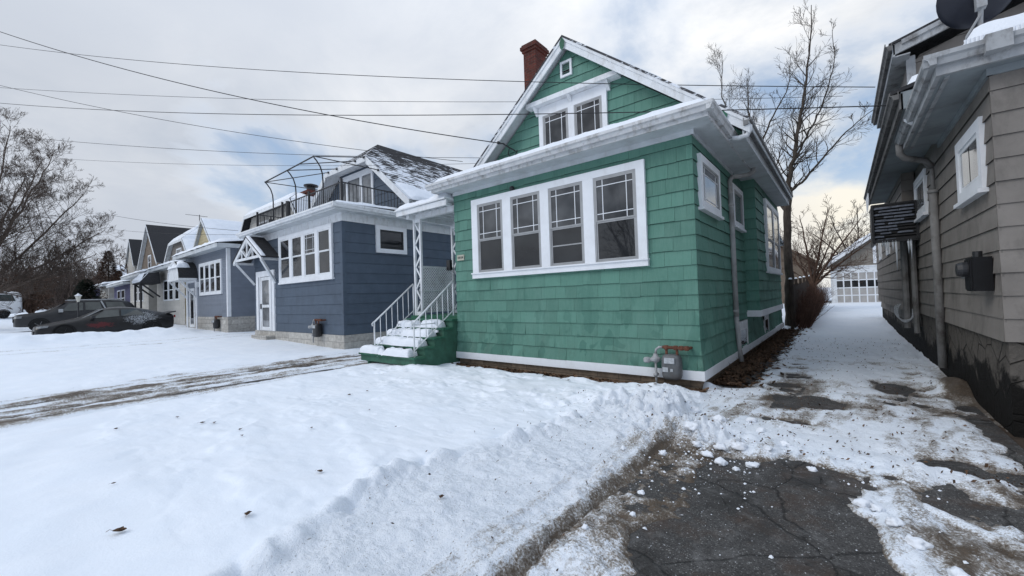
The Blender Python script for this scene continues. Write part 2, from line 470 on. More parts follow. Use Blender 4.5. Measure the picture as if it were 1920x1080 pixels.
# soil under everything, reaching the horizon
def mat_soil():
    m, nt = new_mat('frozen_soil'); g = N(nt); P = g.coord()
    n = g.noise(P, 6, 8, .7)
    c = g.mix(g.mr(n, .3, .7), (.035,.025,.019), (.085,.062,.045))
    s = g.sep(P)
    far = g.math('MAXIMUM', g.mr(s[1], 30, 60), g.math('MAXIMUM', g.mr(s[0], -60, -100), g.mr(s[0], 6, 14)))
    far = g.math('MAXIMUM', far, g.mr(s[1], -3, -8))
    c = g.mix(far, c, (.76,.79,.84))
    g.out(c, .9, g.bump(n, .8, .03), 0, .2)
    return m
xs = steps((-900,-110,40),(-110,40,2.5),(40,700,40)); ys = steps((-400,-4,30),(-4,60,2),(60,1500,60))
X, Y = np.meshgrid(xs, ys)
o = grid_mesh('ground', xs, ys, gbase(X, Y) - .062, mat_soil()); o['kind'] = 'structure'

def drive(x0, x1, y0, y1):
    xs = np.linspace(x0, x1, 12); ys = np.linspace(y0, y1, 60); X, Y = np.meshgrid(xs, ys)
    o = grid_mesh('driveway', xs, ys, gbase(X, Y) - .052, M['asphalt']); o['kind'] = 'structure'
drive(-1.72, 1.28, -6, 35.9)
drive(-11.7, -9.25, -6, 20)
drive(-32.0, -26.6, -6, 7)

# snow cover: a height field lying on the soil and the drives; where it thins out they show
xs = steps((-112,-34,.9),(-34,-14,.14),(-14,-8.5,.055),(-8.5,-4.2,.032),(-4.2,1.5,.014),(1.5,5,.12),(5,45,1.5))
ys = steps((-5,.7,.1),(.7,5.2,.014),(5.2,7.6,.02),(7.6,12,.05),(12,38,.14),(38,90,2))
X, Y = np.meshgrid(xs, ys)
def build_snow():
    g0 = gbase(X, Y)
    lo = fbm(X, Y, .55, 4, 3) - .5; mid = fbm(X, Y, 2.1, 4, 11) - .5; fine = fbm(X, Y, 9, 4, 23) - .5
    wor = .08 + 1.35*worley(X + .03*fine, Y, 6.8, 5)**2; wor2 = worley(X, Y, 15, 8)
    wx = X + .10*(fbm(X, Y, 3, 3, 31)-.5)*2; wy = Y + .10*(fbm(X, Y, 3, 3, 37)-.5)*2
    near = sst(16, 9, np.hypot(X, Y))
    # open lawn: soft drifts, wind ripples
    d = .085 + .065*lo + .040*mid + .014*np.sin(X*1.6 + Y*5.6 + 7*mid)*near*sst(-.25,.25,mid+lo) + .022*near*(np.abs(fbm(X*.8, Y*1.9, 1.3, 4, 13)-.5)*2-.3)
    dirt = np.zeros_like(X); rough = np.full_like(X, .04)
    # foot-prints and hollows across the lawn in front of the house
    fp = sst(4.0, 5.0, Y)*sst(6.9, 6.2, Y)*sst(-9.2, -8.2, X)*sst(-1.5, -3.2, X)
    d += fp*(-.045*sst(.50, .12, worley(X + .55*mid + .2*fine, Y*1.3 + .5*lo + .3*fine, 1.5, 77)) + .035*mid + .012*fine)
    fp2 = sst(2.2, 3.2, Y)*sst(5, 4, Y)*sst(-8, -7, X)*sst(-3, -4, X)
    d += fp2*(-.022*sst(.36, .08, worley(X + .5*mid + .2*fine, Y + .3*fine, 1.1, 78)))
    # trodden strip beside the drive, edged by a soft berm on the lawn side and by mud on the drive side
    xl = -1.56 - .10*sst(4.4, 5.2, Y)
    xb = np.interp(Y, [-1,.8,1.2,1.55,2.1,2.9,3.6,4.6,5.8,7], [-2.3,-2.73,-2.93,-3.06,-3.23,-3.05,-2.81,-2.74,-2.5,-2.4]) + .10*(fbm(Y, Y*0, 1.6, 3, 43)-.5)*2 + .12*(fbm(X, Y, 2.5, 3, 44)-.5)
    strip = sst(-.02, .16, X-xb) * sst(7.2, 6.3, Y + .5*lo)
    chunky = .055*(.55-wor) + .030*(.5-wor2) + .035*fine
    gran = fbm(X, Y, 26, 3, 47) - .5
    clod = sst(.50, .66, fbm(X, Y, 1.6, 3, 49))*sst(2.2, 4.2, Y)
    d += strip*(-.030 + chunky*(.10 + .85*clod) + .035*mid + .030*fine + .020*gran); rough = np.maximum(rough, strip)
    bl = np.exp(-((X-xb-.05)/.13)**2)*sst(6.4, 5.4, Y)
    d += bl*(.050 + .15*(.38-1.5*worley(X + .12*mid + .05*fine, Y*.8 + .1*mid, 4.6, 9)**2) + .07*mid + .04*fine)*sst(-.35, .05, fbm(Y, X*0, 2.2, 3, 45)-.5); rough = np.maximum(rough, .6*bl)
    dirt += .07*bl*sst(.0, .2, fbm(X, Y, 4.5, 4, 46)-.5)
    dirt += strip*(.012 + .09*sst(.06, .25, fbm(X, Y, 2.6, 5, 55)-.5))
    e = (X - xl) + .5*(wx - X)
    low_y = sst(5.0, 4.2, Y)
    sk = fbm(X*9, Y*.55, 1.3, 5, 58) - .5
    d += low_y*(np.exp(-((e+.02)/.11)**2)*(.030 + .5*chunky) + np.exp(-((e+.28)/.22)**2)*(.012 + .045*sk))
    dirt += low_y*(.26*sst(-.62, -.05, e)*sst(.35, .05, e)*(1+2.6*sk) + .62*np.exp(-((e-.07)/.07)**2)*(.6+1.2*(fbm(X,Y,3.2,4,57)-.2)))
    # lumps shoved up between the house corner and the drive
    lump = np.clip(np.exp(-(((X+1.45)/1.25)**2 + ((Y-5.45)/.75)**2)) + .95*np.exp(-(((X+1.22)/.42)**2 + ((Y-4.62)/.30)**2)), 0, 1.2)
    wor3 = .06 + 1.45*worley(X + .06*fine, Y + .06*mid, 4.0, 15)**2
    d += lump*(.07 + .30*(.45-wor3) + .24*(.5-wor)*sst(.35,.55,fbm(X,Y,1.9,3,63)) + .09*(.5-wor2) + .07*fine); rough = np.maximum(rough, np.clip(lump*1.3, 0, 1))
    dirt += .20*lump*sst(.46, .62, fbm(X, Y, 3.4, 4, 61))
    # the drive itself
    t = sst(-.10, .14, e + .08*mid)
    inside = t * sst(1.6, 1.25, X + .05*mid) * (1 - .85*np.exp(-(((X+1.22)/.46)**2 + ((Y-4.72)/.30)**2)))
    nz = fbm(wx, wy, 2.3, 5, 71) - .5; nzf = fbm(X, Y, 11, 4, 73) - .5
    # bare core, slushy right-hand part, thin packed snow further back
    core = sst(-.02, .10, e) * sst(4.75, 4.35, Y + .55*nz - .12*(X+.6)) * sst(.20, .0, X - .04*(Y-2.5) + .45*nz)
    left_slush = sst(.0,.1,e)*sst(.74,.46,e + .55*nz)*sst(4.95, 4.5, Y)
    streak = fbm(X*1.9 - Y*.35, Y*.42 + X*.35, 2.4, 5, 81) - .5
    thin = .020 + .030*mid + .012*fine
    back = .028 + .05*streak + .016*fine + .02*nz
    right = .020 + .15*streak + .09*nz + .03*nzf
    yy = Y + .4*nz
    dd = np.where(True, back, 0)
    dd = dd + (right - dd)*sst(5.35, 4.75, yy - .10*X)
    band = np.exp(-((Y - (5.05 - .12*X))/.30)**2)*sst(-1.3, -.6, X)*sst(1.1, .5, X)
    dd = dd + band*.035
    ruts = .022*np.cos((X-.05+.10*np.sin(Y*.8))*4.4)*sst(14,9,Y)
    dd = dd + sst(7.5, 12, Y)*(thin + .030 - dd) + sst(6,8,Y)*(ruts + .05*mid - .022*sst(.30,.12,worley(X, Y*.8, 2.2, 79))*sst(18,13,Y))
    for (px, py, rx, ry, a) in ((-.6,5.9,.35,.10,.04),(.15,7.8,.25,.12,.04),(-.9,8.1,.22,.12,.04),(-.33,7.05,.42,.24,.085),(.62,5.15,.52,.17,.07),(-.75,6.6,.25,.2,.03),(.50,8.6,.28,.28,.06),(.95,4.3,.5,.16,.06)):
        dd -= a*np.exp(-(((wx-px)/rx)**2 + ((wy-py)/ry)**2))
    dd = dd*(1-core) + core*(-.035 + .055*np.clip(nz+.02, -.5, .5) + .012*nzf)
    dd = np.maximum(dd, left_slush*(.020 + .10*nz + .06*nzf + .03*gran + .022*sst(2.8, 2.0, Y)) - .006 - .09*(1-left_slush))
    # white clump kept on the lower left of the bare patch
    cl = np.exp(-(((X+1.28)/.20)**2 + ((Y-2.02)/.42)**2))
    dd = np.maximum(dd, cl*(.035 + .05*nz + .03*nzf) - .012)
    # pushed ridges on the right of the bare patch
    for (ax, ay, bx, by) in ((.28,4.05,.62,3.2),(.62,3.2,.86,2.2),(.40,4.1,.78,3.75),(.2,3.55,.42,2.75)):
        L = math.hypot(bx-ax, by-ay); tt = np.clip(((X-ax)*(bx-ax)+(Y-ay)*(by-ay))/L**2, 0, 1)
        r = np.hypot(X-ax-tt*(bx-ax), Y-ay-tt*(by-ay))
        dd = np.maximum(dd, .075*np.exp(-(r/.085)**2) - .03 + .05*nz + .03*nzf)
    ddirt = np.clip(.08 + .60*sst(.034, -.010, dd) + left_slush*(.26 + .5*nz + .5*nzf) + .30*sst(.03,.16,streak)*sst(9.5,6.5,Y), 0, .9)
    ddirt = ddirt + sst(5.6, 4.6, Y)*sst(.2, .5, X)*(.16 + .35*sst(-.02, .12, nz))
    ddirt = ddirt*(1 - .8*np.clip(band*1.2, 0, 1))*(1-.7*cl)
    ddirt = ddirt + .22*sst(.02,.16,fbm(X*1.5,Y*.7,2.2,5,83)-.5)*sst(5,6,Y)*sst(22,10,Y)
    ddirt = ddirt*(1 - .55*sst(8.5, 14, Y))
    d = d + inside*(dd - d); dirt = dirt + inside*(ddirt - dirt)
    rough = rough + inside*(.55 - .35*sst(9, 14, Y) - rough)
    # bare leaf-strewn strip along the foundation of the green house
    f1 = sst(6.55, 6.85, Y + .16*nz + .10*nzf)*sst(7.3, 7.0, Y)*sst(-7.5, -7.3, X)*sst(-1.6, -1.85, X)
    f2 = sst(-1.02, -1.34, X + .22*nz + .10*nzf + .05*sst(10,16,Y))*sst(-2.1, -1.9, X)*sst(7.25, 7.7, Y)*sst(19.2, 18.2, Y)
    f = np.clip(f1+f2, 0, 1)
    d = d*(1-f) + f*(-.03 + .03*nzf)
    dirt = dirt + .5*f
    # neighbour's drive with wheel tracks
    c2 = sst(-12.5, -11.7, X + .5*nz)*sst(-8.7, -9.4, X + .30*nz + .10*(Y-3))*sst(19, 15, Y)
    tr = np.zeros_like(X)
    for cx_, w in ((-9.62,.17),(-10.15,.09),(-10.72,.12),(-11.25,.17)):
        tr += np.exp(-((X - cx_ - .13*np.sin(Y*.7+cx_) - .08*nz)/w)**2)
    tr = np.clip(tr, 0, 1)
    st2 = fbm(X*3.2, Y*.55, 2.2, 5, 91) - .5
    dd2 = .036 + .09*st2 + .05*nz + .02*fine - tr*(.050 + .12*nz)
    d = d + c2*(dd2 - d); dirt = dirt + c2*(np.clip(.25 + .40*tr + 1.3*st2 + .7*nz, 0.02, .85) - dirt); rough = rough + c2*(.6 - rough)
    # track further left
    c3 = sst(-23.6, -23.0, X)*sst(-20.8, -21.6, X)*sst(8.5, 7.2, Y)
    t3 = np.exp(-((X+22.9+.05*np.sin(Y))/.16)**2) + np.exp(-((X+21.6)/.16)**2)
    d -= c3*t3*.065*(.6+nz); dirt += c3*np.clip(t3*.45*(1+2*nz), 0, .6)
    # snow thrown up beside the parked cars
    pb = np.exp(-((X+25.9)/.95)**2)*sst(-1.6, 0, Y)*sst(6.6, 5.2, Y)
    d += pb*(.34 + .22*(fbm(X, Y, 1.3, 4, 101)-.5) + .05*mid)
    pb2 = np.exp(-((X+27.5)/3.0)**2)*sst(1.2, .2, Y)*sst(-4, -2, Y)
    d += pb2*.22
    # soft heap at the foot of the steps and by the gas meter
    d += .10*np.exp(-(((X+7.2)/.9)**2+((Y-5.75)/.35)**2)) + .06*np.exp(-(((X+2.2)/.5)**2+((Y-6.55)/.16)**2))*(1+2*nz)
    # bare apron by the neighbour's wall on the right
    ap = sst(1.02, 1.25, X + .30*nz)*sst(12.0, 9, Y)*sst(4.5, 6.3, Y)
    d = d - ap*.05; dirt = dirt + ap*.65
    mo = np.exp(-(((X-1.25)/.24)**2 + ((Y-8.75)/.55)**2)); d += mo*(.20 + .10*nz + .06*nzf); dirt += .8*mo*sst(.25,.6,mo+.5*nz)
    d = np.where(d < -.012, -.05, d)
    return g0 - .052 + d, np.clip(dirt, 0, 1), np.clip(rough, 0, 1)
Zs, dirt_, rough_ = build_snow()
o = grid_mesh('snow_covered_ground', xs, ys, Zs, mat_ground_snow('trodden_snow'), {'dirt': dirt_, 'rough': rough_}); o['kind'] = 'structure'
def snow_z(x, y):
    i = int(np.clip(np.searchsorted(xs, x), 0, len(xs)-1)); j = int(np.clip(np.searchsorted(ys, y), 0, len(ys)-1))
    return max(float(Zs[j, i]), float(gbase(np.float64(x), np.float64(y))) - .052)

# ------------------------------------------------------------------ building helpers
R = random.Random(11)
def courses(mb, fr, z0, z1, exp, ur, joints=(.22,.38), proud=.022, flare=None, nb=0.0, jitter=.12, gap=.003):
    """overlapping siding courses as real tilted boards; joints = shingle width range (None: full length boards)"""
    n = max(1, int(round((z1-z0)/exp))); e = (z1-z0)/n
    for k in range(n):
        a, b = z0+k*e, z0+(k+1)*e
        L0, R0 = ur(a+1e-4); L1, R1 = ur(b-1e-4)
        if R0 - L0 < .02: continue
        fl0 = flare(a) if flare else 0; fl1 = flare(b) if flare else 0
        u = L0 - (R.uniform(0, .25) if joints else 0)
        tone = R.uniform(1-jitter*.35, 1+jitter*.35)
        while u < R0:
            w = R.uniform(*joints) if joints else R.uniform(2.8, 4.2)
            v = u + w
            if R0 - v < .06: v = R0 + .01
            a0, b0 = max(u, L0), min(v - gap, R0); a1, b1 = max(u, L1), min(v - gap, R1)
            if b0 > a0 + .005:
                if b1 < a1: a1 = b1 = min(max((a0+b0)/2, L1), R1)
                zl = a + (R.gauss(0, .004) if joints else R.uniform(-.002,.002))
                n0 = nb + proud + fl0 + R.uniform(-.003, .004) + (.008 if joints and R.random() < .06 else 0); n1 = nb + .002 + fl1
                p = fr.pt; tv = tone*R.uniform(1-jitter, 1+jitter)
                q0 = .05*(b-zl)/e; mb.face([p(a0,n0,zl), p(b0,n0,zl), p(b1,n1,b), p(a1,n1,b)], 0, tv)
                mb.face([p(a0,nb-.01,zl), p(b0,nb-.01,zl), p(b0,n0,zl), p(a0,n0,zl)], 0, tv*.3)  # underside tone cut down: a painted shade line below each course
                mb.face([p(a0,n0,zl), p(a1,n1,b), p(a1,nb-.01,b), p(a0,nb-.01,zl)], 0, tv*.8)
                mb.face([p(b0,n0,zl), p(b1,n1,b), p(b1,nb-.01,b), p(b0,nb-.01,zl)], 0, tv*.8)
            u = v
    # backing so joints are dark, not open
    zs_ = np.linspace(z0, z1, 9)
    for a, b in zip(zs_[:-1], zs_[1:]):
        L0, R0 = ur(a+1e-4); L1, R1 = ur(b-1e-4)
        if R0 > L0 and R1 >= L1:
            mb.face([fr.pt(L0,nb-.006+(flare(a) if flare else 0),a), fr.pt(R0,nb-.006+(flare(a) if flare else 0),a), fr.pt(R1,nb-.006+(flare(b) if flare else 0),b), fr.pt(L1,nb-.006+(flare(b) if flare else 0),b)], 0, .72)

def rect(u0, u1): return lambda z: (u0, u1)

def dh_window(par, fr, u0, u1, z0, z1, split=.47, prairie=(True, False), sash=None, glass=None, muntin=None, nb=.0, extra_rail=None, name='window', label=None, lower=None):
    """double-hung (or fixed) window: sash frame with muntins, panes as its children. split = height share of lower sash (0: one sash)"""
    sash = sash or M['sash']; glass = glass or M['glass']
    mb = MB(); pn = MB(); pl = MB()
    t = .035
    mb.fring(fr, u0, u1, z0, z1, t, nb, nb+.068)
    zm = z0 + split*(z1-z0)
    parts = [(z0+t, zm, nb+.044, prairie[1]), (zm, z1-t, nb+.054, prairie[0])] if split > 0 else [(z0+t, z1-t, nb+.046, prairie[0])]
    mt = MB()
    for k, (a, b, n, pr) in enumerate(parts):
        mb.fring(fr, u0+t, u1-t, a, b, .028, n-.008, n+.012)
        (pl if (k == 0 and split > 0) else pn).fbox(fr, u0+t+.026, u1-t-.026, n-.006, n, a+.026, b-.026)
        if pr:
            ins = min(.12, .17*(u1-u0)); bw = .014
            for uu in (u0+t+.028+ins, u1-t-.028-ins): mt.fbox(fr, uu-bw/2, uu+bw/2, n, n+.006, a+.028, b-.028)
            for zz in (a+.028+ins*.95, b-.028-ins*.95): mt.fbox(fr, u0+t+.028, u1-t-.028, n+.0005, n+.0065, zz-bw/2, zz+bw/2)
    if extra_rail:
        zz = extra_rail; mb.fbox(fr, u0+t+.028, u1-t-.028, nb+.044, nb+.056, zz-.012, zz+.012)
    w = mb.build(name, sash, par)
    if label: w['label'] = label
    if pn.f: pn.build('pane', glass, w)
    if pl.f: pl.build('pane', lower or glass, w)
    if mt.f: mt.build('muntin', muntin or M['white_clean'], w)
    return w

def casing(mb, fr, u0, u1, z0, z1, w=.11, proud=.07, sill=.05, nb=0.0, head=None):
    mb.fring(fr, u0, u1, z0, z1, w, nb-.01, nb+proud, wt=head or w)
    mb.fbox(fr, u0-.03, u1+.03, nb-.01, nb+proud+.035, z0-sill, z0-.002)

def slab(mb, a, b, c, d, th, mi=0):
    """thick sheet under quad a,b,c,d (top corners), thickness straight down"""
    T = [Vector(p) for p in (a, b, c, d)]
    mb.hexa([p - Vector((0,0,th)) for p in T], T, mi)

def snow_quad(mb, a, b, c, d, th=.10, nu=24, nv=8, seed=0, edge=.09, rag=.05, patchy=0.0):
    """blanket of snow on a roof plane: rounded at its border, uneven on top. a->b runs along the eave, d->c above it"""
    a, b, c, d = (Vector(p) for p in (a, b, c, d))
    nrm = (b-a).cross(d-a).normalized()
    if nrm.z < 0: nrm = -nrm
    Lu = (b-a).length; Lv = max(.01, (d-a).length)
    U = np.linspace(0, 1, nu+1); V = np.linspace(0, 1, nv+1)
    UU, VV = np.meshgrid(U, V)
    du = np.minimum(UU, 1-UU)*Lu; dv = np.minimum(VV, 1-VV)*Lv
    dist = np.minimum(du, dv)
    prof = np.sqrt(np.clip(1-(1-np.clip(dist/edge, 0, 1))**2, 0, 1))
    nz = fbm(UU*Lu, VV*Lv, 1.7, 4, seed) - .5; nf = fbm(UU*Lu, VV*Lv, 7, 3, seed+9) - .5
    H = prof*th*(1 + .7*nz + .25*nf)
    if patchy: H = H - patchy*th*sst(.02, .14, fbm(UU*Lu, VV*Lv, 2.3, 5, seed+3)-.5)*1.6
    off = (fbm(UU*Lu, VV*0+seed, 1.9, 4, seed+5)-.5)*2*rag*(1-np.clip(VV*Lv/.4, 0, 1))
    base = len(mb.v)
    up = (d-a)/Lv
    for j in range(nv+1):
        for i in range(nu+1):
            u, v = U[i], V[j]
            p = a*(1-u)*(1-v) + b*u*(1-v) + c*u*v + d*(1-u)*v
            mb.vert(p + nrm*float(H[j, i]) - up*float(off[j, i]))
    for j in range(nv):
        for i in range(nu):
            k = base + j*(nu+1) + i
            mb.faces_idx((k, k+1, k+nu+2, k+nu+1))

def fascia_gutter(mb, a, b, out, z_top, h=.12, w=.11):
    """K-shaped gutter from a to b (xy), out = outward xy"""
    a = Vector((*a, 0)); b = Vector((*b, 0)); o = Vector((*out, 0))
    prof = [(0, 0), (-.0, -h), (w*.55, -h), (w*.75, -h*.55), (w, -h*.4), (w, 0), (w-.012, 0), (w-.012, -h*.35), (.012, -h*.35), (.012, 0)]
    A = [a + o*p[0] + Vector((0,0,z_top+p[1])) for p in prof]; B = [b + o*p[0] + Vector((0,0,z_top+p[1])) for p in prof]
    n = len(prof)
    for i in range(n): mb.face([A[i], A[(i+1)%n], B[(i+1)%n], B[i]])
    mb.face(A); mb.face(B[::-1])

def gas_meter(fr, u, z, label, s=1.0, body=None):
    """gas meter on its riser, standing before a wall"""
    base = fr.pt(u, .14, z-.38*s)
    t = thing('gas_meter', tuple(base), label, 'gas meter')
    b = MB(); p = fr.pt
    # bulged body: stacked rings of a rounded box
    prof = [(.10,-.235),(.135,-.215),(.15,-.17),(.155,0),(.15,.10),(.13,.155),(.08,.175)]
    rings = []
    for r, h in prof:
        rings.append([p(u + r*s*math.copysign(abs(math.cos(a))**.55, math.cos(a)), .17 + r*.68*s*math.copysign(abs(math.sin(a))**.55, math.sin(a)), z + h*s) for a in [2*math.pi*j/20 for j in range(20)]])
    base_i = len(b.v)
    for rg in rings:
        for q in rg: b.vert(q)
    for k in range(len(rings)-1):
        for j in range(20):
            i0 = base_i + k*20 + j; i1 = base_i + k*20 + (j+1)%20
            b.faces_idx((i0, i1, i1+20, i0+20))
    b.faces_idx([base_i+j for j in range(20)]); b.faces_idx([base_i+(len(rings)-1)*20+j for j in range(20)])
    b.build('body', body or M['grey_metal'], t, smooth=True)
    d = MB(); d.fbox(fr, u-.085*s, u+.075*s, .27, .295, z+.035*s, z+.125*s); d.build('dial_window', M['dial'], t)
    d = MB(); d.fbox(fr, u-.12*s, u-.03*s, .275, .283, z-.105*s, z-.03*s); d.fbox(fr, u+.005*s, u+.045*s, .275, .283, z-.095*s, z-.05*s); d.build('paper_label', M['dial'], t)
    q = MB()
    q.tube([p(u-.08*s,.17,z+.15*s), p(u-.08*s,.17,z+.29*s)], .022*s); q.tube([p(u+.09*s,.17,z+.15*s), p(u+.09*s,.17,z+.29*s)], .022*s)
    q.tube([p(u-.14*s,.17,z+.285*s), p(u+.28*s,.17,z+.275*s)], .026*s)
    for du in (-.08, .07, .16, .24): q.lathe(tuple(p(u+du*s,.17,z+.245*s)), [(.034*s,0),(.04*s,.02*s),(.04*s,.05*s),(.034*s,.07*s)], 10)
    q.tube([p(u+.26*s,.17,z+.275*s), p(u+.27*s,.02,z+.275*s)], .026*s)
    q.build('outlet_pipe', M['rust'], t, smooth=False)
    q = MB()
    q.tube([p(u-.14*s,.17,z+.285*s), p(u-.20*s,.17,z+.28*s), p(u-.25*s,.17,z+.24*s), p(u-.265*s,.17,z+.16*s)], .02*s)
    q.tube([p(u-.265*s,.17,z+.02*s), p(u-.265*s,.17,z-.20*s), p(u-.265*s,.17,z-.42*s)], .02*s)
    q.tube([p(u-.265*s,.13,z-.18*s), p(u-.265*s,.22,z-.18*s)], .035*s)
    q.build('inlet_pipe', M['galv'], t, smooth=True)
    q = MB()
    q.lathe(tuple(p(u-.265*s,.17,z+.02*s)), [(.03*s,0),(.075*s,.03*s),(.085*s,.06*s),(.085*s,.075*s),(.05*s,.10*s),(.03*s,.15*s)], 14)
    q.tube([p(u-.265*s,.17,z+.07*s), p(u-.40*s,.2,z+.06*s)], .034*s); q.lathe(tuple(p(u-.40*s,.2,z+.015*s)), [(.04*s,0),(.06*s,.02*s),(.06*s,.07*s),(.04*s,.09*s)], 12)
    q.build('regulator', M['galv'], t, smooth=False)
    return t

# ================================================================== GREEN HOUSE
gh = thing('green_house', (-4.7, 7.04, 0), 'green shingled bungalow with white trim and a row of four front windows', 'house')
FY, RX = 7.04, -1.82          # front wall plane, right wall plane
FL, FRX = -7.42, -1.82
fF = Fr((0, FY, 0), (1, 0), (0, -1)); fR = Fr((RX, 0, 0), (0, 1), (1, 0))
flare = lambda z: .045*max(0, (1.0-z)/.72)**2
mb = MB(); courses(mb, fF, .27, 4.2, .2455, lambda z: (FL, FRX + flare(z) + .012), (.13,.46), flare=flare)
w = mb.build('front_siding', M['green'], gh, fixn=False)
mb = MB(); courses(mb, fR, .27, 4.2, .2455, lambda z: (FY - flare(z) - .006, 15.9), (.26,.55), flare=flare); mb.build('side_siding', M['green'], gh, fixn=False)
fLft = Fr((FL, 0, 0), (0, 1), (-1, 0))
mb = MB(); courses(mb, fLft, .27, 4.2, .2455, rect(FY, 15.9), (.26,.5)); mb.build('left_siding', M['green'], gh, fixn=False)
# core block so nothing is hollow, plus lower rear wing
mb = MB(); mb.box(FL+.03, FRX-.03, FY+.03, 15.85, .05, 4.22); mb.box(-6.9, RX-.02, 15.85, 18.5, .05, 3.35); mb.build('inner_wall', M['green_flat'], gh)
mb = MB(); mb.box(FL+.02, FRX-.01, FY+.02, 18.45, -.25, .125); mb.build('foundation', M['stone_tan'], gh)
mb = MB()
mb.fbox(fF, FL-.01, FRX+.075, -.02, .072, .118, .272); mb.fbox(fR, FY-.073, 18.4, -.02, .072, .1185, .2725)
mb.build('base_board', M['white_clean'], gh)
# front window group
WX = [(-6.59,-5.82),(-5.585,-4.80),(-4.59,-3.80),(-3.575,-2.745)]
mb = MB()
U0, U1, Z0, Z1 = -6.775, -2.59, 2.02, 3.875; n1 = .075
mb.fbox(fF, U0, U1, -.01, n1, Z1-.135, Z1); mb.fbox(fF, U0-.01, U1+.01, -.01, n1+.012, Z0, Z0+.105); mb.fbox(fF, U0-.02, U1+.02, -.01, n1+.04, Z0+.103, Z0+.13)
edges = [U0] + [v for p in WX for v in p] + [U1]
for a, b in zip(edges[0::2], edges[1::2]): mb.fbox(fF, a, b, -.01, n1-.002, Z0+.104, Z1-.134)
mb.build('window_casing', M['white_clean'], gh)
for k, (a, b) in enumerate(WX):
    dh_window(gh, fF, a, b, 2.145, 3.742, .475, (True, False), glass=M['glass_grey'], lower=M['glass'], extra_rail=2.55 if k == 2 else None,
              label='window with an extra rail across its lower sash' if k == 2 else None)
# house number plaque, lamp over the windows
mb = MB(); mb.fbox(fF, -7.33, -7.10, .01, .045, 2.49, 2.625); pq = mb.build('number_plaque', plain('cream_plaque', (.45,.44,.36), .5, .1, 5, 0), gh)
for i in range(4): mb = MB(); mb.fbox(fF, -7.30+.05*i, -7.275+.05*i, .045, .05, 2.535, 2.585); mb.build('numeral', M['black_metal'], pq)
mb = MB(); mb.lathe(tuple(fF.pt(-5.54, 0.05, 3.93)), [(.02,-.05),(.05,-.03),(.055,.02),(.03,.05)], 12); mb.tube([fF.pt(-5.54,.0,3.95), fF.pt(-5.54,.06,3.95)], .02); mb.build('porch_spotlight', M['black_metal'], gh, smooth=True)
# small side windows
mb = MB(); casing(mb, fR, 7.30, 8.70, 2.96, 3.86, .12); mb.build('window_casing', M['white_clean'], gh)
mb = MB(); casing(mb, fR, 9.92, 11.08, 2.96, 3.88, .11); mb.build('window_casing', M['white_clean'], gh)
dh_window(gh, fR, 7.42, 8.58, 2.965, 3.74, 0, (True, False), glass=M['glass_pale'])
dh_window(gh, fR, 10.03, 10.97, 2.965, 3.77, 0, (False, False), glass=M['glass_pale'])
# basement windows
for a, b in ((9.95, 10.95), (13.6, 14.5)):
    mb = MB(); mb.fring(fR, a, b, .275, .86, .12, .0, .065, wb=.02); mb.fbox(fR, a, b, .0, .06, .66, .86)
    bw = mb.build('basement_window', M['white'], gh)
    mb = MB(); mb.fbox(fR, a+.11, b-.11, .045, .055, .29, .67); mb.build('pane', M['glass'], bw)
# bay on the side wall
BX, B0, B1 = -1.55, 11.3, 15.85
fB = Fr((BX, 0, 0), (0, 1), (1, 0)); fB0 = Fr((0, B0, 0), (1, 0), (0, -1))
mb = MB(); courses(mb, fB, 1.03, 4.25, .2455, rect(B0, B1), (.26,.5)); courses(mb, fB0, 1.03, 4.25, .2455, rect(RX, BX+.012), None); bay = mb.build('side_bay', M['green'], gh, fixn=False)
mb = MB(); mb.box(RX-.05, BX-.03, B0+.03, B1-.02, .98, 4.26); mb.build('bay_core', M['green_flat'], bay)
mb = MB(); mb.box(RX-.02, BX+.04, B0-.04, B1+.04, .90, 1.05); mb.build('bay_board', M['white_clean'], bay)
mb = MB(); mb.box(RX-.02, BX+.16, B0-.18, B1+.1, 4.24, 4.30); mb.box(RX-.02, BX+.20, B0-.22, B1+.12, 4.302, 4.40); mb.build('bay_cornice', M['white'], bay)
mb = MB(); mb.hexa([(RX-.02,B0-.2,4.402),(BX+.19,B0-.2,4.402),(BX+.19,B1+.12,4.402),(RX-.02,B1+.12,4.402)], [(RX-.02,B0+.1,4.56),(RX+.02,B0+.1,4.56),(RX+.02,B1-.1,4.56),(RX-.02,B1-.1,4.56)]); mb.build('bay_roof', M['roof_green'], bay)
mb = MB(); casing(mb, fB, 12.65, 15.5, 2.03, 3.96, .12); mb.fbox(fB, 14.0, 14.14, -.01, .068, 2.04, 3.85); mb.build('window_casing', M['white_clean'], bay)
dh_window(bay, fB, 12.78, 13.99, 2.04, 3.85, .47, (False, False), glass=M['glass_pale']); dh_window(bay, fB, 14.15, 15.37, 2.04, 3.85, .47, (False, False), glass=M['glass_pale'])

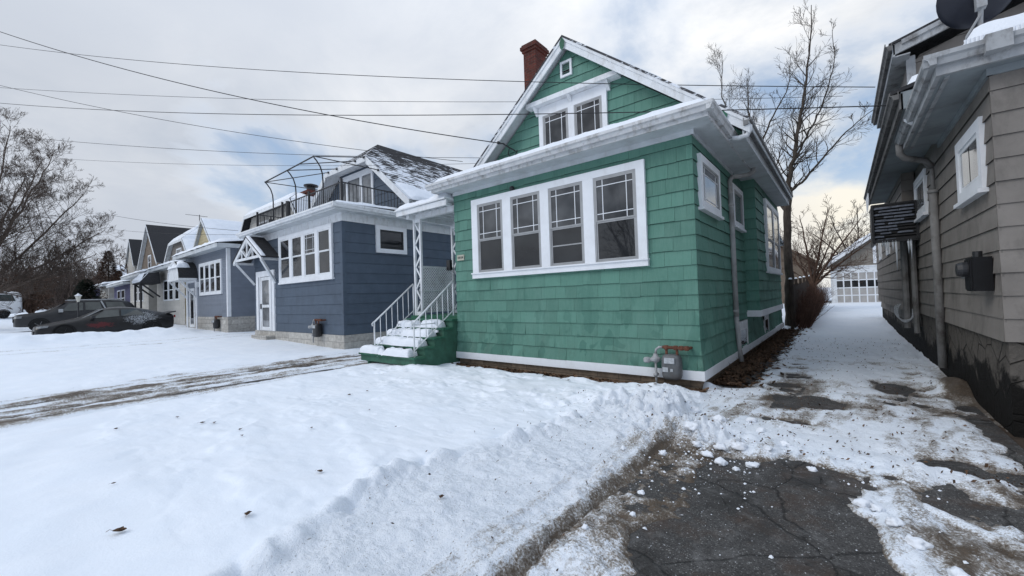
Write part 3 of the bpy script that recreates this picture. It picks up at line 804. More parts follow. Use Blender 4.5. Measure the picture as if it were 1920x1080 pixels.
# porch roof (low hip) with soffit, fascia, gutter
PX0, PX1, PY0 = -7.78, -1.46, 6.62       # fascia planes; gutter sticks out beyond
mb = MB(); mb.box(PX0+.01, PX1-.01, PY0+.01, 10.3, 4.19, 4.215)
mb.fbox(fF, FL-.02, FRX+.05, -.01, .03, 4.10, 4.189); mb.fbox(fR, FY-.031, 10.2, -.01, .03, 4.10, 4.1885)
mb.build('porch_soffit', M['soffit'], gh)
mb = MB(); mb.box(PX0, PX1, PY0, PY0+.03, 4.175, 4.37); mb.box(PX1-.03, PX1, PY0+.03, 10.32, 4.1755, 4.37); mb.box(PX0, PX0+.03, PY0+.03, 8.4, 4.1755, 4.37); mb.build('porch_fascia', M['fascia'], gh)
mb = MB()
fascia_gutter(mb, (PX0-.09, PY0-.002), (PX1+.095, PY0-.002), (0,-1), 4.365, .125, .115); fascia_gutter(mb, (PX1+.002, PY0-.11), (PX1+.002, 10.42), (1,0), 4.363, .125, .105)
gut = mb.build('porch_gutter', M['fascia'], gh)
mb = MB()
sl = .40
top = 4.39 + sl*1.80
mb.face([(PX0-.06,PY0-.06,4.385),(PX1+.06,PY0-.06,4.385),(PX1-1.75,8.42,top),(PX0+1.75,8.42,top)])
mb.face([(PX1+.06,PY0-.06,4.385),(PX1+.06,10.3,4.385),(PX1-1.75,10.3,top),(PX1-1.75,8.42,top)])
mb.face([(PX0-.06,PY0-.06,4.385),(PX0+1.75,8.42,top),(PX0+1.75,10.3,top),(PX0-.06,10.3,4.385)])
mb.box(PX0-.05,PX1+.05,PY0-.05,8.3,4.372,4.384)
pr = mb.build('porch_roof', M['roof_green'], gh)
mb = MB()
snow_quad(mb, (PX0-.02,PY0+.02,4.40),(PX1+.03,PY0+.02,4.40),(PX1-1.6,8.36,top),(PX0+1.6,8.36,top), .085, 150, 14, 5, .06, .03)
snow_quad(mb, (PX1+.04,10.2,4.40),(PX1+.04,PY0+.0,4.40),(PX1-1.7,8.5,top),(PX1-1.7,10.2,top), .05, 50, 10, 8, .08, .03, .5)
mb.build('porch_snow', M['snow'], pr, smooth=True, fixn=False)

# upper gable
RDG, GY, SLP = -4.73, 8.0, .822
ZR = 7.44
def roofz(x): return ZR - SLP*abs(x-RDG)
EXr, EXl = -1.12, -8.34
GW = 8.38
fG = Fr((0, GW, 0), (1, 0), (0, -1))
def gr(z, drop=.20):
    h = max(0, (ZR-drop-z)/SLP); return (RDG-h, RDG+h)
mb = MB(); courses(mb, fG, 4.35, 6.3, .235, lambda z: gr(z), (.22,.42)); mb.build('gable_siding', M['green'], gh, fixn=False)
fG2 = Fr((0, GW-.16, 0), (1, 0), (0, -1))
mb = MB(); courses(mb, fG2, 6.30, 7.25, .235, lambda z: gr(z), (.22,.42)); mb.build('gable_siding', M['green'], gh, fixn=False)
mb = MB()
h0 = (ZR-.25-6.24)/SLP
mb.box(RDG-h0-.05, RDG+h0+.05, GW-.235, GW+.0, 6.20, 6.31)
for bx in (-5.72, -4.76, -3.82):
    mb.hexa([(bx-.04,GW-.04,6.02),(bx+.04,GW-.04,6.02),(bx+.04,GW-.0,6.02),(bx-.04,GW-.0,6.02)], [(bx-.04,GW-.2,6.199),(bx+.04,GW-.2,6.199),(bx+.04,GW-.0,6.199),(bx-.04,GW-.0,6.199)])
mb.build('gable_ledge', M['white'], gh)
# gable window pair
mb = MB(); casing(mb, fG, -5.67, -3.86, 4.95, 6.195, .115, head=.235); mb.fbox(fG, -4.84, -4.68, -.01, .068, 4.96, 5.96); mb.build('window_casing', M['white_clean'], gh)
for a, b in ((-5.55,-4.845),(-4.675,-3.98)): dh_window(gh, fG, a, b, 4.96, 5.965, 0, (True, False), glass=M['glass_grey'])
mb = MB(); mb.fring(fG2, -4.925, -4.62, 6.62, 6.99, .05, 0, .05)
gv = mb.build('gable_vent', M['white_clean'], gh)
mb = MB()
for k in range(6): mb.hexa([fG2.pt(-4.875,.035,6.675+.045*k),fG2.pt(-4.67,.035,6.675+.045*k),fG2.pt(-4.67,.0,6.70+.045*k),fG2.pt(-4.875,.0,6.70+.045*k)],[fG2.pt(-4.875,.035,6.681+.045*k),fG2.pt(-4.67,.035,6.681+.045*k),fG2.pt(-4.67,.0,6.706+.045*k),fG2.pt(-4.875,.0,6.706+.045*k)])
mb.build('louvre', M['grey_metal'], gv)
mb = MB(); mb.fbox(fG2, -4.88, -4.665, .0, .004, 6.66, 6.95); mb.build('vent_back', M['black_metal'], gv)
# main roof planes with thickness, barge boards, soffits
GB = 15.75
mb = MB()
for ex in (EXl, EXr):
    slab(mb, (RDG, GY-.03, ZR+.035), (ex, GY-.03, roofz(ex)+.035), (ex, GB, roofz(ex)+.035), (RDG, GB, ZR+.035), .05)
rf = mb.build('main_roof', M['roof_green'], gh)
mb = MB()
for ex in (EXl, EXr):
    slab(mb, (RDG, GY+.035, ZR-.02), (ex, GY+.035, roofz(ex)-.02), (ex, GB-.04, roofz(ex)-.02), (RDG, GB-.04, ZR-.02), .10)
mb.build('rake_soffit', M['soffit'], gh)
mb = MB()
for s_, ex in ((-1, EXl), (1, EXr)):
    a = Vector((RDG, GY, ZR)); b = Vector((ex, GY, roofz(ex)))
    for (dy, t0, t1) in ((0.0, -.018, -.245), (-.022, -.016, -.085)):
        mb.hexa([a+Vector((0,dy,t1)), b+Vector((0,dy,t1)), b+Vector((0,.033,t1)), a+Vector((0,.033,t1))], [a+Vector((0,dy,t0)), b+Vector((0,dy,t0)), b+Vector((0,.033,t0)), a+Vector((0,.033,t0))])
mb.build('barge_board', M['white'], gh)
mb = MB(); mb.face([(RDG,GY-.035,ZR-.02),(RDG+.07,GY-.035,ZR-.13),(RDG+.05,GY-.035,ZR-.26),(RDG,GY-.035,ZR-.33),(RDG-.05,GY-.035,ZR-.26),(RDG-.07,GY-.035,ZR-.13)]); mb.face([(-1.52,GY-.03,roofz(-1.52)-.06),(-1.44,GY-.03,roofz(-1.44)-.10),(-1.46,GY-.03,roofz(-1.5)-.22),(-1.56,GY-.03,roofz(-1.5)-.16)]); mb.build('ridge_ornament', M['green_flat'], gh, fixn=False)
# main eave on the right: soffit and gutter
mb = MB(); mb.box(RX-.3, EXr-.10, GY+.06, GB-.03, 4.20, 4.23); mb.box(EXr-.12, EXr-.09, GY+.05, GB-.02, 4.195, 4.47); mb.build('main_soffit', M['soffit'], gh)
mb = MB(); fascia_gutter(mb, (EXr-.088, GY-.03), (EXr-.088, GB+.02), (1,0), 4.50, .13, .115); mb.build('main_gutter', plain('weathered_grey_gutter', (.20,.20,.20), .6, .2, 5, .1, 40, .3, dirt=(.06,.05,.045), dirt_amt=.8), gh)
mb = MB(); mb.box(EXl+.0, EXl+.10, GY+.05, GB-.02, 4.24, 4.46); mb.build('left_fascia', M['white'], gh)
mb = MB()
for ex, sd in ((EXr, 3), (EXl, 4)):
    snow_quad(mb, (ex, GY+.1, roofz(ex)+.04), (ex, GB-.1, roofz(ex)+.04), (RDG, GB-.1, ZR+.04), (RDG, GY+.1, ZR+.04), .05, 60, 30, sd, .1, .02, .5)
mb.build('main_roof_snow', M['snow'], rf, smooth=True, fixn=False)
mb = MB(); slab(mb, (-6.95, 15.8, 3.9), (RX+.15, 15.8, 3.9), (RX+.15, 18.7, 3.3), (-6.95, 18.7, 3.3), .12); mb.build('rear_roof', M['roof_green'], gh)
mb = MB(); fRear = Fr((RX,0,0),(0,1),(1,0)); courses(mb, fRear, .27, 3.3, .2455, rect(15.9,18.5), (.26,.5)); mb.build('rear_siding', M['green'], gh, fixn=False)
# rear gable closing wall
mb = MB(); mb.face([(EXl+.6,GB-.2,4.2),(EXr-.65,GB-.2,4.2),(RDG,GB-.2,ZR-.1)]); mb.build('rear_gable', M['green_flat'], gh, fixn=False)
# chimney
mb = MB(); mb.box(-7.30,-6.86,10.0,10.57,5.2,8.98); ch = mb.build('chimney', M['brick'], rf)
mb = MB()
for k, (e, a, b) in enumerate(((.035,8.98,9.06),(.075,9.06,9.16),(.04,9.16,9.22))): mb.box(-7.30-e,-6.86+e,10.0-e,10.57+e,a+.001*k,b)
mb.build('chimney_cap', M['brick'], rf)
mb = MB(); snow_quad(mb, (-7.3,10.0,9.222),(-6.86,10.0,9.222),(-6.86,10.57,9.222),(-7.3,10.57,9.222), .07, 10, 10, 2, .12, .02); mb.build('chimney_snow', M['snow'], rf, smooth=True, fixn=False)
# downspout on the side wall
mb = MB()
mb.tube([(-1.40,10.28,4.25),(-1.40,10.26,4.13),(-1.46,10.16,4.05),(-1.62,9.93,3.99),(-1.74,9.74,3.96),(-1.765,9.68,3.86),(-1.765,9.68,3.4)], .047, 12)
mb.tube([(-1.765,9.68,3.6),(-1.755,9.68,1.0)], .052, 12); mb.tube([(-1.757,9.68,1.02),(-1.72,9.66,.30),(-1.68,9.62,.06)], .046, 12)
for z in (3.35, 1.1): mb.lathe((-1.765,9.68,z), [(.054,-.02),(.062,-.01),(.062,.02),(.054,.03)], 12)
mb.build('downspout', M['pipe_dirty'], gh, smooth=True)
mb = MB(); mb.tube([(-1.13,8.07,4.38),(-1.13,8.07,4.30),(-1.17,8.07,4.22),(-1.30,8.06,4.20),(-1.40,8.05,4.22)], .042, 12); mb.build('gutter_elbow', M['white'], gh, smooth=True)
# service bracket and cable loops by the left rake
mb = MB()
mb.tube([(-6.75,7.97,5.52),(-6.62,8.05,5.5),(-6.55,8.2,5.42),(-6.45,8.33,5.34)], .018, 6); mb.tube([(-6.62,8.3,5.45),(-6.66,8.3,5.30),(-6.58,8.32,5.18),(-6.46,8.34,5.22),(-6.4,8.35,5.36)], .012, 6)
mb.lathe((-6.72,7.985,5.5), [(.03,0),(.045,.02),(.03,.06)], 8); mb.build('service_bracket', M['black_metal'], gh)

gas_meter(fF, -2.22, .36, 'grey gas meter with rusty pipes at the corner of the green house', 1.0)

# ------------------------------------------------------------------ entry steps and little side porch
st = thing('entry_steps', (-8.4, 6.5, 0), 'dark green wooden steps with snow on each tread beside the green house', 'steps')
SX0, SX1 = -9.32, -7.47
mb = MB(); mt = MB(); ms = MB()
nst = 5; run, rise, y0 = .29, .198, 5.72
for k in range(nst):
    zt = .14 + rise*(k+1) - .06; ya = y0 + run*k
    w0 = SX0 - (.34 if k == 0 else .12 if k == 1 else 0)
    mt.box(w0, SX1+.06, ya-.04, ya+run+.01, zt-.045, zt)
    mb.box(w0+.03, SX1, ya+.01, ya+.04, zt-rise, zt-.046)
    if k < 4:
        snow_quad(ms, (w0+.03,ya-.05,zt),(SX1-.14,ya-.05,zt),(SX1-.2,ya+run-.01,zt),(w0+.1,ya+run-.01,zt), .17, 70, 16, 40+k, .09, .06, .5)
# side stringer boards (stepped)
for X in (SX1, SX0):
    for k in range(nst):
        ya = y0 + run*k; zt = .14 + rise*(k+1) - .106
        mb.box(X-.022, X+.022, ya+.012, ya+run+.012, -.1, zt)
mb.build('stringer', M['step_green'], st); mt.build('tread', M['green_flat'], st); ms.build('tread_snow', M['snow'], st, smooth=True, fixn=False)
LZ = 1.14
mb = MB(); mb.box(-9.34, FL-.01, 7.10, 8.75, LZ-.07, LZ); mb.box(-9.30, FL-.02, 7.14, 8.7, -.1, LZ-.071); mb.build('landing', M['green_flat'], st)
for X, x1 in ((-7.52, -7.52), (-9.08, -9.08)):
    mb = MB()
    yb, yt = 5.78, 7.0; zb, zt = .30, 1.22
    mb.tube([(X,yb,.24),(X,yb,1.02)], .019, 8); mb.tube([(X,yb,.98),(X,yb+.0,1.04),(X,yb+.03,1.07),(X,yt,2.0)], .021, 8); mb.tube([(X,yt,2.0),(X,yt,1.15)], .019, 8)
    mb.tube([(X,yb-.05,.95),(X,yb-.06,1.01),(X,yb-.01,1.06)], .016, 8)
    if X > -8:
        mb.tube([(X,yb,1.0),(X,yb+.62,1.0)], .012, 6)
        mb.tube([(X,yb,.42),(X,yt,1.28)], .013, 6)
    else: mb.tube([(X,yb,.42),(X,yt,1.28)], .013, 6)
    for k in range(1, 7):
        y = yb + (yt-yb)*k/7; f = (y-yb)/(yt-yb)
        mb.tube([(X,y,.42+.86*f),(X,y,1.06+.94*f)], .0105, 6)
    mb.build('handrail', M['white'], st, smooth=True)

cp = thing('entry_porch', (-8.4, 7.9, LZ), 'small white porch on lattice posts over the landing between the green and blue houses', 'porch')
def lattice_post(x, y, z0, z1, w=.27):
    mb = MB()
    for xx in (x, x+w): mb.box(xx-.03, xx+.03, y-.03, y+.03, z0, z1)
    mb.box(x+.15-.012, x+.15+.012, y+.02, y+.03, z0, z1) if False else None
    n = 8; h = (z1-z0-.2)/n
    for k in range(n):
        a = (x+.02, y, z0+.1+h*k); b = (x+w-.02, y, z0+.1+h*(k+1))
        if k % 2: a, b = (x+w-.02, y, a[2]), (x+.02, y, b[2])
        mb.beam(a, b, .045, .02, (0,1,0))
    for zz in (z0+.05, z1-.05): mb.box(x+.03, x+w-.03, y-.02, y+.02, zz-.05, zz+.05)
    mb.build('lattice_post', M['white'], cp)
lattice_post(-9.22, 7.2, LZ, 3.80, .26); lattice_post(-9.22, 8.62, LZ, 3.80, .26)
mb = MB()
mb.box(-9.22,-9.17,7.3,8.6,2.46,2.52); mb.box(-9.22,-9.17,7.3,8.6,1.80,1.85); mb.box(-9.22,-9.17,7.3,8.6,1.2,1.25)
for k in range(-14, 26):
    y = 7.3 + .085*k
    for sgn in (1, -1):
        a = np.array((y, 1.25)); b = np.array((y + sgn*1.21, 2.46)) if sgn > 0 else np.array((y+1.21, 1.25))
        if sgn < 0: a, b = np.array((y, 2.46)), np.array((y+1.21, 1.25))
        d = b - a; t0 = max(0, (7.3-a[0])/d[0]); t1 = min(1, (8.6-a[0])/d[0])
        if t1 > t0+.02:
            p0, p1 = a + d*t0, a + d*t1
            mb.beam((-9.195-.006*sgn, p0[0], p0[1]), (-9.195-.006*sgn, p1[0], p1[1]), .006, .028, (1,0,0)) if False else mb.beam((-9.195-.006*sgn, p0[0], p0[1]), (-9.195-.006*sgn, p1[0], p1[1]), .028, .006, (1,0,0))
mb.build('lattice_panel', M['white'], cp)
mb = MB()
mb.box(-9.42, FL-.02, 6.78, 6.83, 3.86, 4.0); mb.box(-9.46, -9.42, 6.78, 8.9, 3.86, 4.0)
mb.box(-9.24, -9.12, 6.95, 8.75, 3.78, 3.93); mb.box(-9.12, FL-.03, 7.14, 7.26, 3.78, 3.93); mb.box(-9.12, FL-.03, 8.56, 8.68, 3.78, 3.93)
for k in range(7): mb.box(-9.35+.28*k, -9.30+.28*k, 6.83, 8.9, 3.90, 3.975)
mb.build('porch_frame', M['white'], cp)
mb = MB(); slab(mb, (-9.5,6.74,4.03),(FL-.03,6.74,4.05),(FL-.03,8.95,4.19),(-9.5,8.95,4.17), .035); cr = mb.build('canopy_roof', M['white'], cp)
mb = MB(); snow_quad(mb, (-9.48,6.78,4.04),(FL-.06,6.78,4.06),(FL-.06,8.9,4.19),(-9.48,8.9,4.17), .13, 40, 24, 17, .12, .06); mb.build('canopy_snow', M['snow'], cr, smooth=True, fixn=False)
mb = MB(); mb.box(-9.16,-9.02,8.30,8.40,2.42,2.72); mb.build('mailbox', M['black_metal'], cp)
mb = MB(); fD = Fr((FL, 0, 0), (0, 1), (-1, 0)); mb.fring(fD, 7.35, 8.35, LZ, 3.25, .1, .0, .06, wb=.02); dr = mb.build('side_door', M['white'], cp)
mb = MB(); mb.fbox(fD, 7.45, 8.25, .02, .03, LZ+.1, 3.15); mb.build('door_leaf', M['glass_grey'], dr)

# ================================================================== BLUE HOUSE
bh = thing('blue_house', (-16.5, 7.06, 0), 'slate blue house with a roof balcony and a gabled hood over its white door', 'house')
BY, BXR, BXL = 7.06, -12.84, -20.4
f = Fr((0, BY, 0), (1, 0), (0, -1)); fr_ = Fr((BXR, 0, 0), (0, 1), (1, 0))
mb = MB(); courses(mb, f, .48, 4.28, .36, rect(BXL, BXR+.012), None, .02, jitter=.07); mb.build('front_siding', M['blue'], bh, fixn=False)
mb = MB(); courses(mb, fr_, .48, 4.28, .36, rect(BY-.005, 19), None, .02, jitter=.07); mb.build('side_siding', M['blue'], bh, fixn=False)
mb = MB(); mb.box(BXR-.12, BXR+.022, BY-.022, BY+.1, .48, 4.27); mb.build('corner_board', M['blue'], bh)
mb = MB(); mb.box(BXL+.03, BXR-.03, BY+.03, 18.95, .1, 4.56); mb.build('inner_wall', M['blue'], bh)
mb = MB(); mb.box(BXL-.02, BXR+.03, BY-.03, 19, -.2, .475); mb.build('foundation', M['stone_white'], bh)
mb = MB()
for k in range(int((BXR-BXL)/.16)): mb.fbox(f, BXL+.16*k, BXL+.16*k+.145, -.01, .022, 4.285, 4.58)
for k in range(50): mb.fbox(fr_, BY+.16*k, BY+.16*k+.145, -.01, .022, 4.285, 4.58)
mb.fbox(f, BXL, BXR+.01, -.02, .012, 4.284, 4.585); mb.fbox(fr_, BY, 15, -.02, .012, 4.284, 4.585)
mb.build('frieze_board', M['white'], bh)
# four-light front window
mb = MB(); W0, W1 = -17.68, -13.41
mb.fring(f, W0, W1, 2.43, 4.275, .13, -.01, .08)
ws = []; wid = (W1-W0-.26-3*.2)/4
for k in range(4):
    a = W0+.13 + k*(wid+.2); ws.append((a, a+wid))
    if k: mb.fbox(f, a-.2, a, -.01, .078, 2.559, 4.146)
mb.fbox(f, W0-.03, W1+.03, -.01, .10, 2.37, 2.43); mb.build('window_casing', M['white_clean'], bh)
for k, (a, b) in enumerate(ws): dh_window(bh, f, a, b, 2.56, 4.145, .52, (k == 2, False), sash=M['white'], glass=M['glass'])
mb = MB(); mb.fring(fr_, 8.3, 9.6, 3.30, 4.283, .15, -.01, .08); mb.build('window_casing', M['white_clean'], bh)
dh_window(bh, fr_, 8.45, 9.45, 3.45, 4.135, 0, (False, False), sash=M['black_metal'], glass=M['glass'])
# front door with surround
mb = MB(); mb.fring(f, -20.1, -18.2, .48, 3.02, .24, -.01, .07, wb=.01); mb.fbox(f, -19.75, -19.66, .0, .06, .5, 2.8); mb.fbox(f, -18.62, -18.53, .0, .06, .5, 2.8); mb.build('door_surround', M['white_clean'], bh)
mb = MB(); mb.fring(f, -19.65, -18.63, .5, 2.76, .14, .01, .05); mb.fbox(f, -19.5, -18.78, .012, .05, 1.46, 1.58); dr = mb.build('storm_door', M['white'], bh)
mb = MB(); mb.fbox(f, -19.5, -18.77, .024, .034, .65, 1.45); mb.fbox(f, -19.5, -18.77, .024, .034, 1.59, 2.61); mb.build('pane', M['glass_pale'], dr)
mb = MB(); mb.fbox(f, -19.62, -19.56, .05, .09, 1.4, 1.62); mb.build('handle', M['black_metal'], dr)
mb = MB(); mb.box(-20.1, -18.1, 6.4, 7.03, -.1, .12); mb.box(-19.9, -18.3, 6.7, 7.03, .121, .3); mb.build('door_step', M['stone_white'], bh)
# hood
hx, hy, hz = -19.25, 6.38, 3.42
mb = MB()
A = (hx-1.55, hz); B = (hx+1.55, hz); T = (hx, 4.33)
for (p, q) in ((A, T), (T, B)):
    mb.beam((p[0],hy,p[1]), (q[0],hy,q[1]), .06, .17, (0,1,0)) if False else mb.hexa([(p[0],hy-.03,p[1]-.09),(q[0],hy-.03,q[1]-.09),(q[0],hy+.03,q[1]-.09),(p[0],hy+.03,p[1]-.09)],[(p[0],hy-.03,p[1]+.09),(q[0],hy-.03,q[1]+.09),(q[0],hy+.03,q[1]+.09),(p[0],hy+.03,p[1]+.09)])
mb.box(hx-1.25, hx+1.25, hy-.02, hy+.03, hz+.05, hz+.15); mb.box(hx-.05, hx+.05, hy-.021, hy+.03, hz+.15, 4.25)
for s_ in (-1, 1):
    mb.beam((hx, hy, hz+.15), (hx+s_*.62, hy, hz+.55), .05, .09, (0,1,0)); mb.box(hx+s_*.6-.035, hx+s_*.6+.035, hy-.019, hy+.03, hz+.15, hz+.6)
    mb.beam((hx+s_*1.4, hy+.03, hz-.03), (hx+s_*1.1, BY-.02, hz-.95), .09, .09); mb.box(hx+s_*1.35-.05, hx+s_*1.35+.05, hy+.03, BY, hz-.05, hz+.04)
mb.build('door_hood', M['white'], bh)
mb = MB()
for s_ in (-1, 1): slab(mb, (hx, hy-.05, 4.47), (hx+s_*1.62, hy-.05, hz+.08), (hx+s_*1.62, BY, hz+.08), (hx, BY, 4.47), .05)
hr = mb.build('hood_roof', M['roof_dark'], bh)
mb = MB(); snow_quad(mb, (hx+1.62,hy-.05,hz+.085),(hx+1.62,hy+.12,hz+.085),(hx+.02,hy+.12,4.46),(hx+.02,hy-.05,4.46), .05, 6, 24, 3, .06, .01); snow_quad(mb, (hx-1.62,hy-.05,hz+.085),(hx-1.62,BY,hz+.085),(hx-.02,BY,4.46),(hx-.02,hy-.05,4.46), .07, 10, 24, 4, .08, .01); mb.build('hood_snow', M['snow'], hr, smooth=True, fixn=False)
# porch roof deck
ex0, ex1, ey = -20.78, -12.42, 6.62
mb = MB(); mb.box(ex0, ex1, ey, 12, 4.57, 4.60); mb.box(ex0-.02, ex1+.02, ey-.02, ey+.02, 4.55, 4.74); mb.box(ex1-.02, ex1+.021, ey+.02, 10, 4.551, 4.74); mb.build('porch_soffit', M['soffit'], bh)
mb = MB(); fascia_gutter(mb, (ex0-.1, ey-.022), (ex1+.12, ey-.022), (0,-1), 4.76, .14, .11); fascia_gutter(mb, (ex1+.023, ey-.12), (ex1+.023, 10), (1,0), 4.758, .14, .10); mb.build('porch_gutter', M['white'], bh)
mb = MB(); mb.hexa([(ex0,ey,4.745),(ex1,ey,4.745),(ex1,12,4.745),(ex0,12,4.745)],[(ex0,ey,4.77),(ex1,ey,4.77),(ex1-.6,10.5,4.98),(ex0+.6,10.5,4.98)]); dk = mb.build('balcony_deck', M['roof_dark'], bh)
mb = MB(); snow_quad(mb, (ex0,ey+.02,4.77),(ex1,ey+.02,4.77),(ex1-.3,9.4,4.93),(ex0+.3,9.4,4.93), .10, 90, 20, 6, .1, .05); mb.build('deck_snow', M['snow'], dk, smooth=True, fixn=False)
# balcony railing
mb = MB()
z0r, z1r = 4.95, 5.66; ry = 7.22
def rail_run(a, b, n):
    a = Vector(a); b = Vector(b)
    mb.tube([a+Vector((0,0,z1r)), b+Vector((0,0,z1r))], .024, 6); mb.tube([a+Vector((0,0,z0r+.06)), b+Vector((0,0,z0r+.06))], .018, 6)
    for k in range(n+1):
        p = a.lerp(b, k/n); mb.tube([p+Vector((0,0,z0r+.06)), p+Vector((0,0,z1r))], .013, 5, cap=False)
rail_run((-20.45,ry,0),(-13.1,ry,0), 52); rail_run((-13.1,ry,0),(-13.1,9.75,0), 18); rail_run((-20.45,ry,0),(-20.45,9.75,0), 18)
for p in ((-20.45,ry),(-17.8,ry),(-15.45,ry),(-13.1,ry)): mb.box(p[0]-.035,p[0]+.035,p[1]-.035,p[1]+.035,4.8,5.78)
mb.build('balcony_railing', M['black_metal'], bh)
mb = MB(); mb.tube([(-17.2,ry-.03,5.05),(-17.2,ry-.03,5.7)], .09, 8); mb.tube([(-19.6,7.5,4.95),(-19.6,7.5,5.35)], .13, 8); mb.build('balcony_planter', M['black_metal'], bh)
# upper floor: jerkinhead gable
JX, JY = -16.55, 9.28; jz_e, jz_b, jz_r = 5.26, 7.50, 8.86; sl = .815
jhalf = lambda z: (8.86-z)/sl
gw = JY + .62
fg = Fr((0, gw, 0), (1, 0), (0, -1))
mb = MB(); courses(mb, fg, 4.6, 7.45, .36, lambda z: (JX-jhalf(z)+.35, JX+jhalf(z)-.35), None, .02, jitter=.07); mb.build('gable_siding', M['blue'], bh, fixn=False)
RB = 19.2
mb = MB()
hb, he = jhalf(jz_b), jhalf(jz_e)
yr = JY + 1.66
for s_ in (-1, 1):
    mb.face([(JX+s_*he,JY,jz_e),(JX+s_*hb,JY,jz_b),(JX,yr,jz_r),(JX,RB,jz_r),(JX+s_*he,RB,jz_e)])
mb.face([(JX-hb,JY,jz_b),(JX+hb,JY,jz_b),(JX,yr,jz_r)])
rfb = mb.build('main_roof', M['roof_blue'], bh, fixn=False)
mb = MB()
for s_ in (-1, 1):
    a = [(JX+s_*he,JY+.02,jz_e-.05),(JX+s_*hb,JY+.02,jz_b-.05),(JX+s_*(hb-.05),gw+.05,jz_b-.05),(JX+s_*he,gw+.05,jz_e-.05)]
    mb.face(a); mb.face([(JX+s_*he,JY+.02,jz_e-.06),(JX+s_*he,RB,jz_e-.06),(JX+s_*(he-.7),RB,jz_e-.06),(JX+s_*(he-.7),JY+.02,jz_e-.06)])
mb.face([(JX-hb,JY+.02,jz_b-.05),(JX+hb,JY+.02,jz_b-.05),(JX+hb,gw,jz_b-.06),(JX-hb,gw,jz_b-.06)])
mb.build('gable_soffit', M['white'], bh, fixn=False)
mb = MB()
def barge(mb, a, b, h, t=.035):
    a = Vector(a); b = Vector(b); d = Vector((0, t, 0)); dn = Vector((0, 0, -h))
    mb.hexa([a+dn, b+dn, b+dn+d, a+dn+d], [a, b, b+d, a+d])
for s_ in (-1, 1): barge(mb, (JX+s_*he,JY-.03,jz_e-.01), (JX+s_*hb,JY-.03,jz_b-.01), .30)
barge(mb, (JX-hb,JY-.031,jz_b-.01), (JX+hb,JY-.031,jz_b-.01), .20)
mb.build('barge_board', M['white'], bh)
mb = MB()
for s_ in (1,):
    snow_quad(mb, (JX+he+.02,JY+.1,jz_e),(JX+he+.02,RB,jz_e),(JX+he-1.0,RB,jz_e+.82),(JX+he-1.0,JY+.1,jz_e+.82), .08, 60, 12, 71, .1, .05, .3)
snow_quad(mb, (JX-he,RB,jz_e),(JX-he,JY+.1,jz_e),(JX-.2,yr,jz_r-.1),(JX-.2,RB,jz_r-.1), .07, 40, 20, 72, .1, .03)
mb.build('main_roof_snow', M['snow'], rfb, smooth=True, fixn=False)
mb = MB()
for x0, x1 in ((-18.0,-17.86),(-17.45,-17.3),(-16.3,-16.12),(-15.42,-15.28)): mb.fbox(fg, x0, x1, .0, .08, 4.9, 7.2)
mb.fbox(fg, -18.0, -15.28, .0, .078, 7.05, 7.3); bd = mb.build('balcony_door_frame', M['white_clean'], bh)
mb = MB()
for x0, x1 in ((-17.86,-17.45),(-17.3,-16.3),(-16.12,-15.42)): mb.fbox(fg, x0, x1, .03, .045, 4.95, 7.05)
mb.build('pane', M['glass_pale'], bd)
# gazebo frame left standing on the deck
gz = thing('gazebo_frame', (-17.9, 7.5, 4.9), 'bare black metal gazebo frame without its canopy on the blue house balcony', 'gazebo')
P0, P1, P2 = (-20.3,7.5,7.17), (-15.6,7.5,7.22), (-17.95,7.5,7.19)
mb = MB()
mb.tube([P0, P2, P1], .027, 6)
mb.build('front_beam', M['black_metal'], gz)
for X in (-20.3, -17.95, -15.6):
    mb = MB(); mb.tube([(X,7.5,7.18),(X,7.60,7.08),(X,7.74,6.88),(X,7.82,6.62),(X,7.84,6.3),(X,7.84,4.9)], .026, 6)
    mb.build('leg', M['black_metal'], gz, smooth=True)
for a, b in ((P1,(-14.95,9.24,7.45)),((-16.9,7.5,7.21),(-15.6,9.24,7.45)),(P2,(-17.1,9.24,7.45)),(P0,(-17.85,9.24,7.46)),(P1,(-13.93,9.22,6.70)),(P0,(-19.0,9.3,6.9))):
    mb = MB(); mb.tube([a, b], .019, 6); mb.lathe((b[0],b[1]-.02,b[2]-.05), [(.035,0),(.045,.04),(.035,.08)], 8); mb.build('rafter', M['black_metal'], gz)
gas_meter(f, -14.35, .66, 'grey gas meter against the white base of the blue house', 1.15, M['black_metal'])

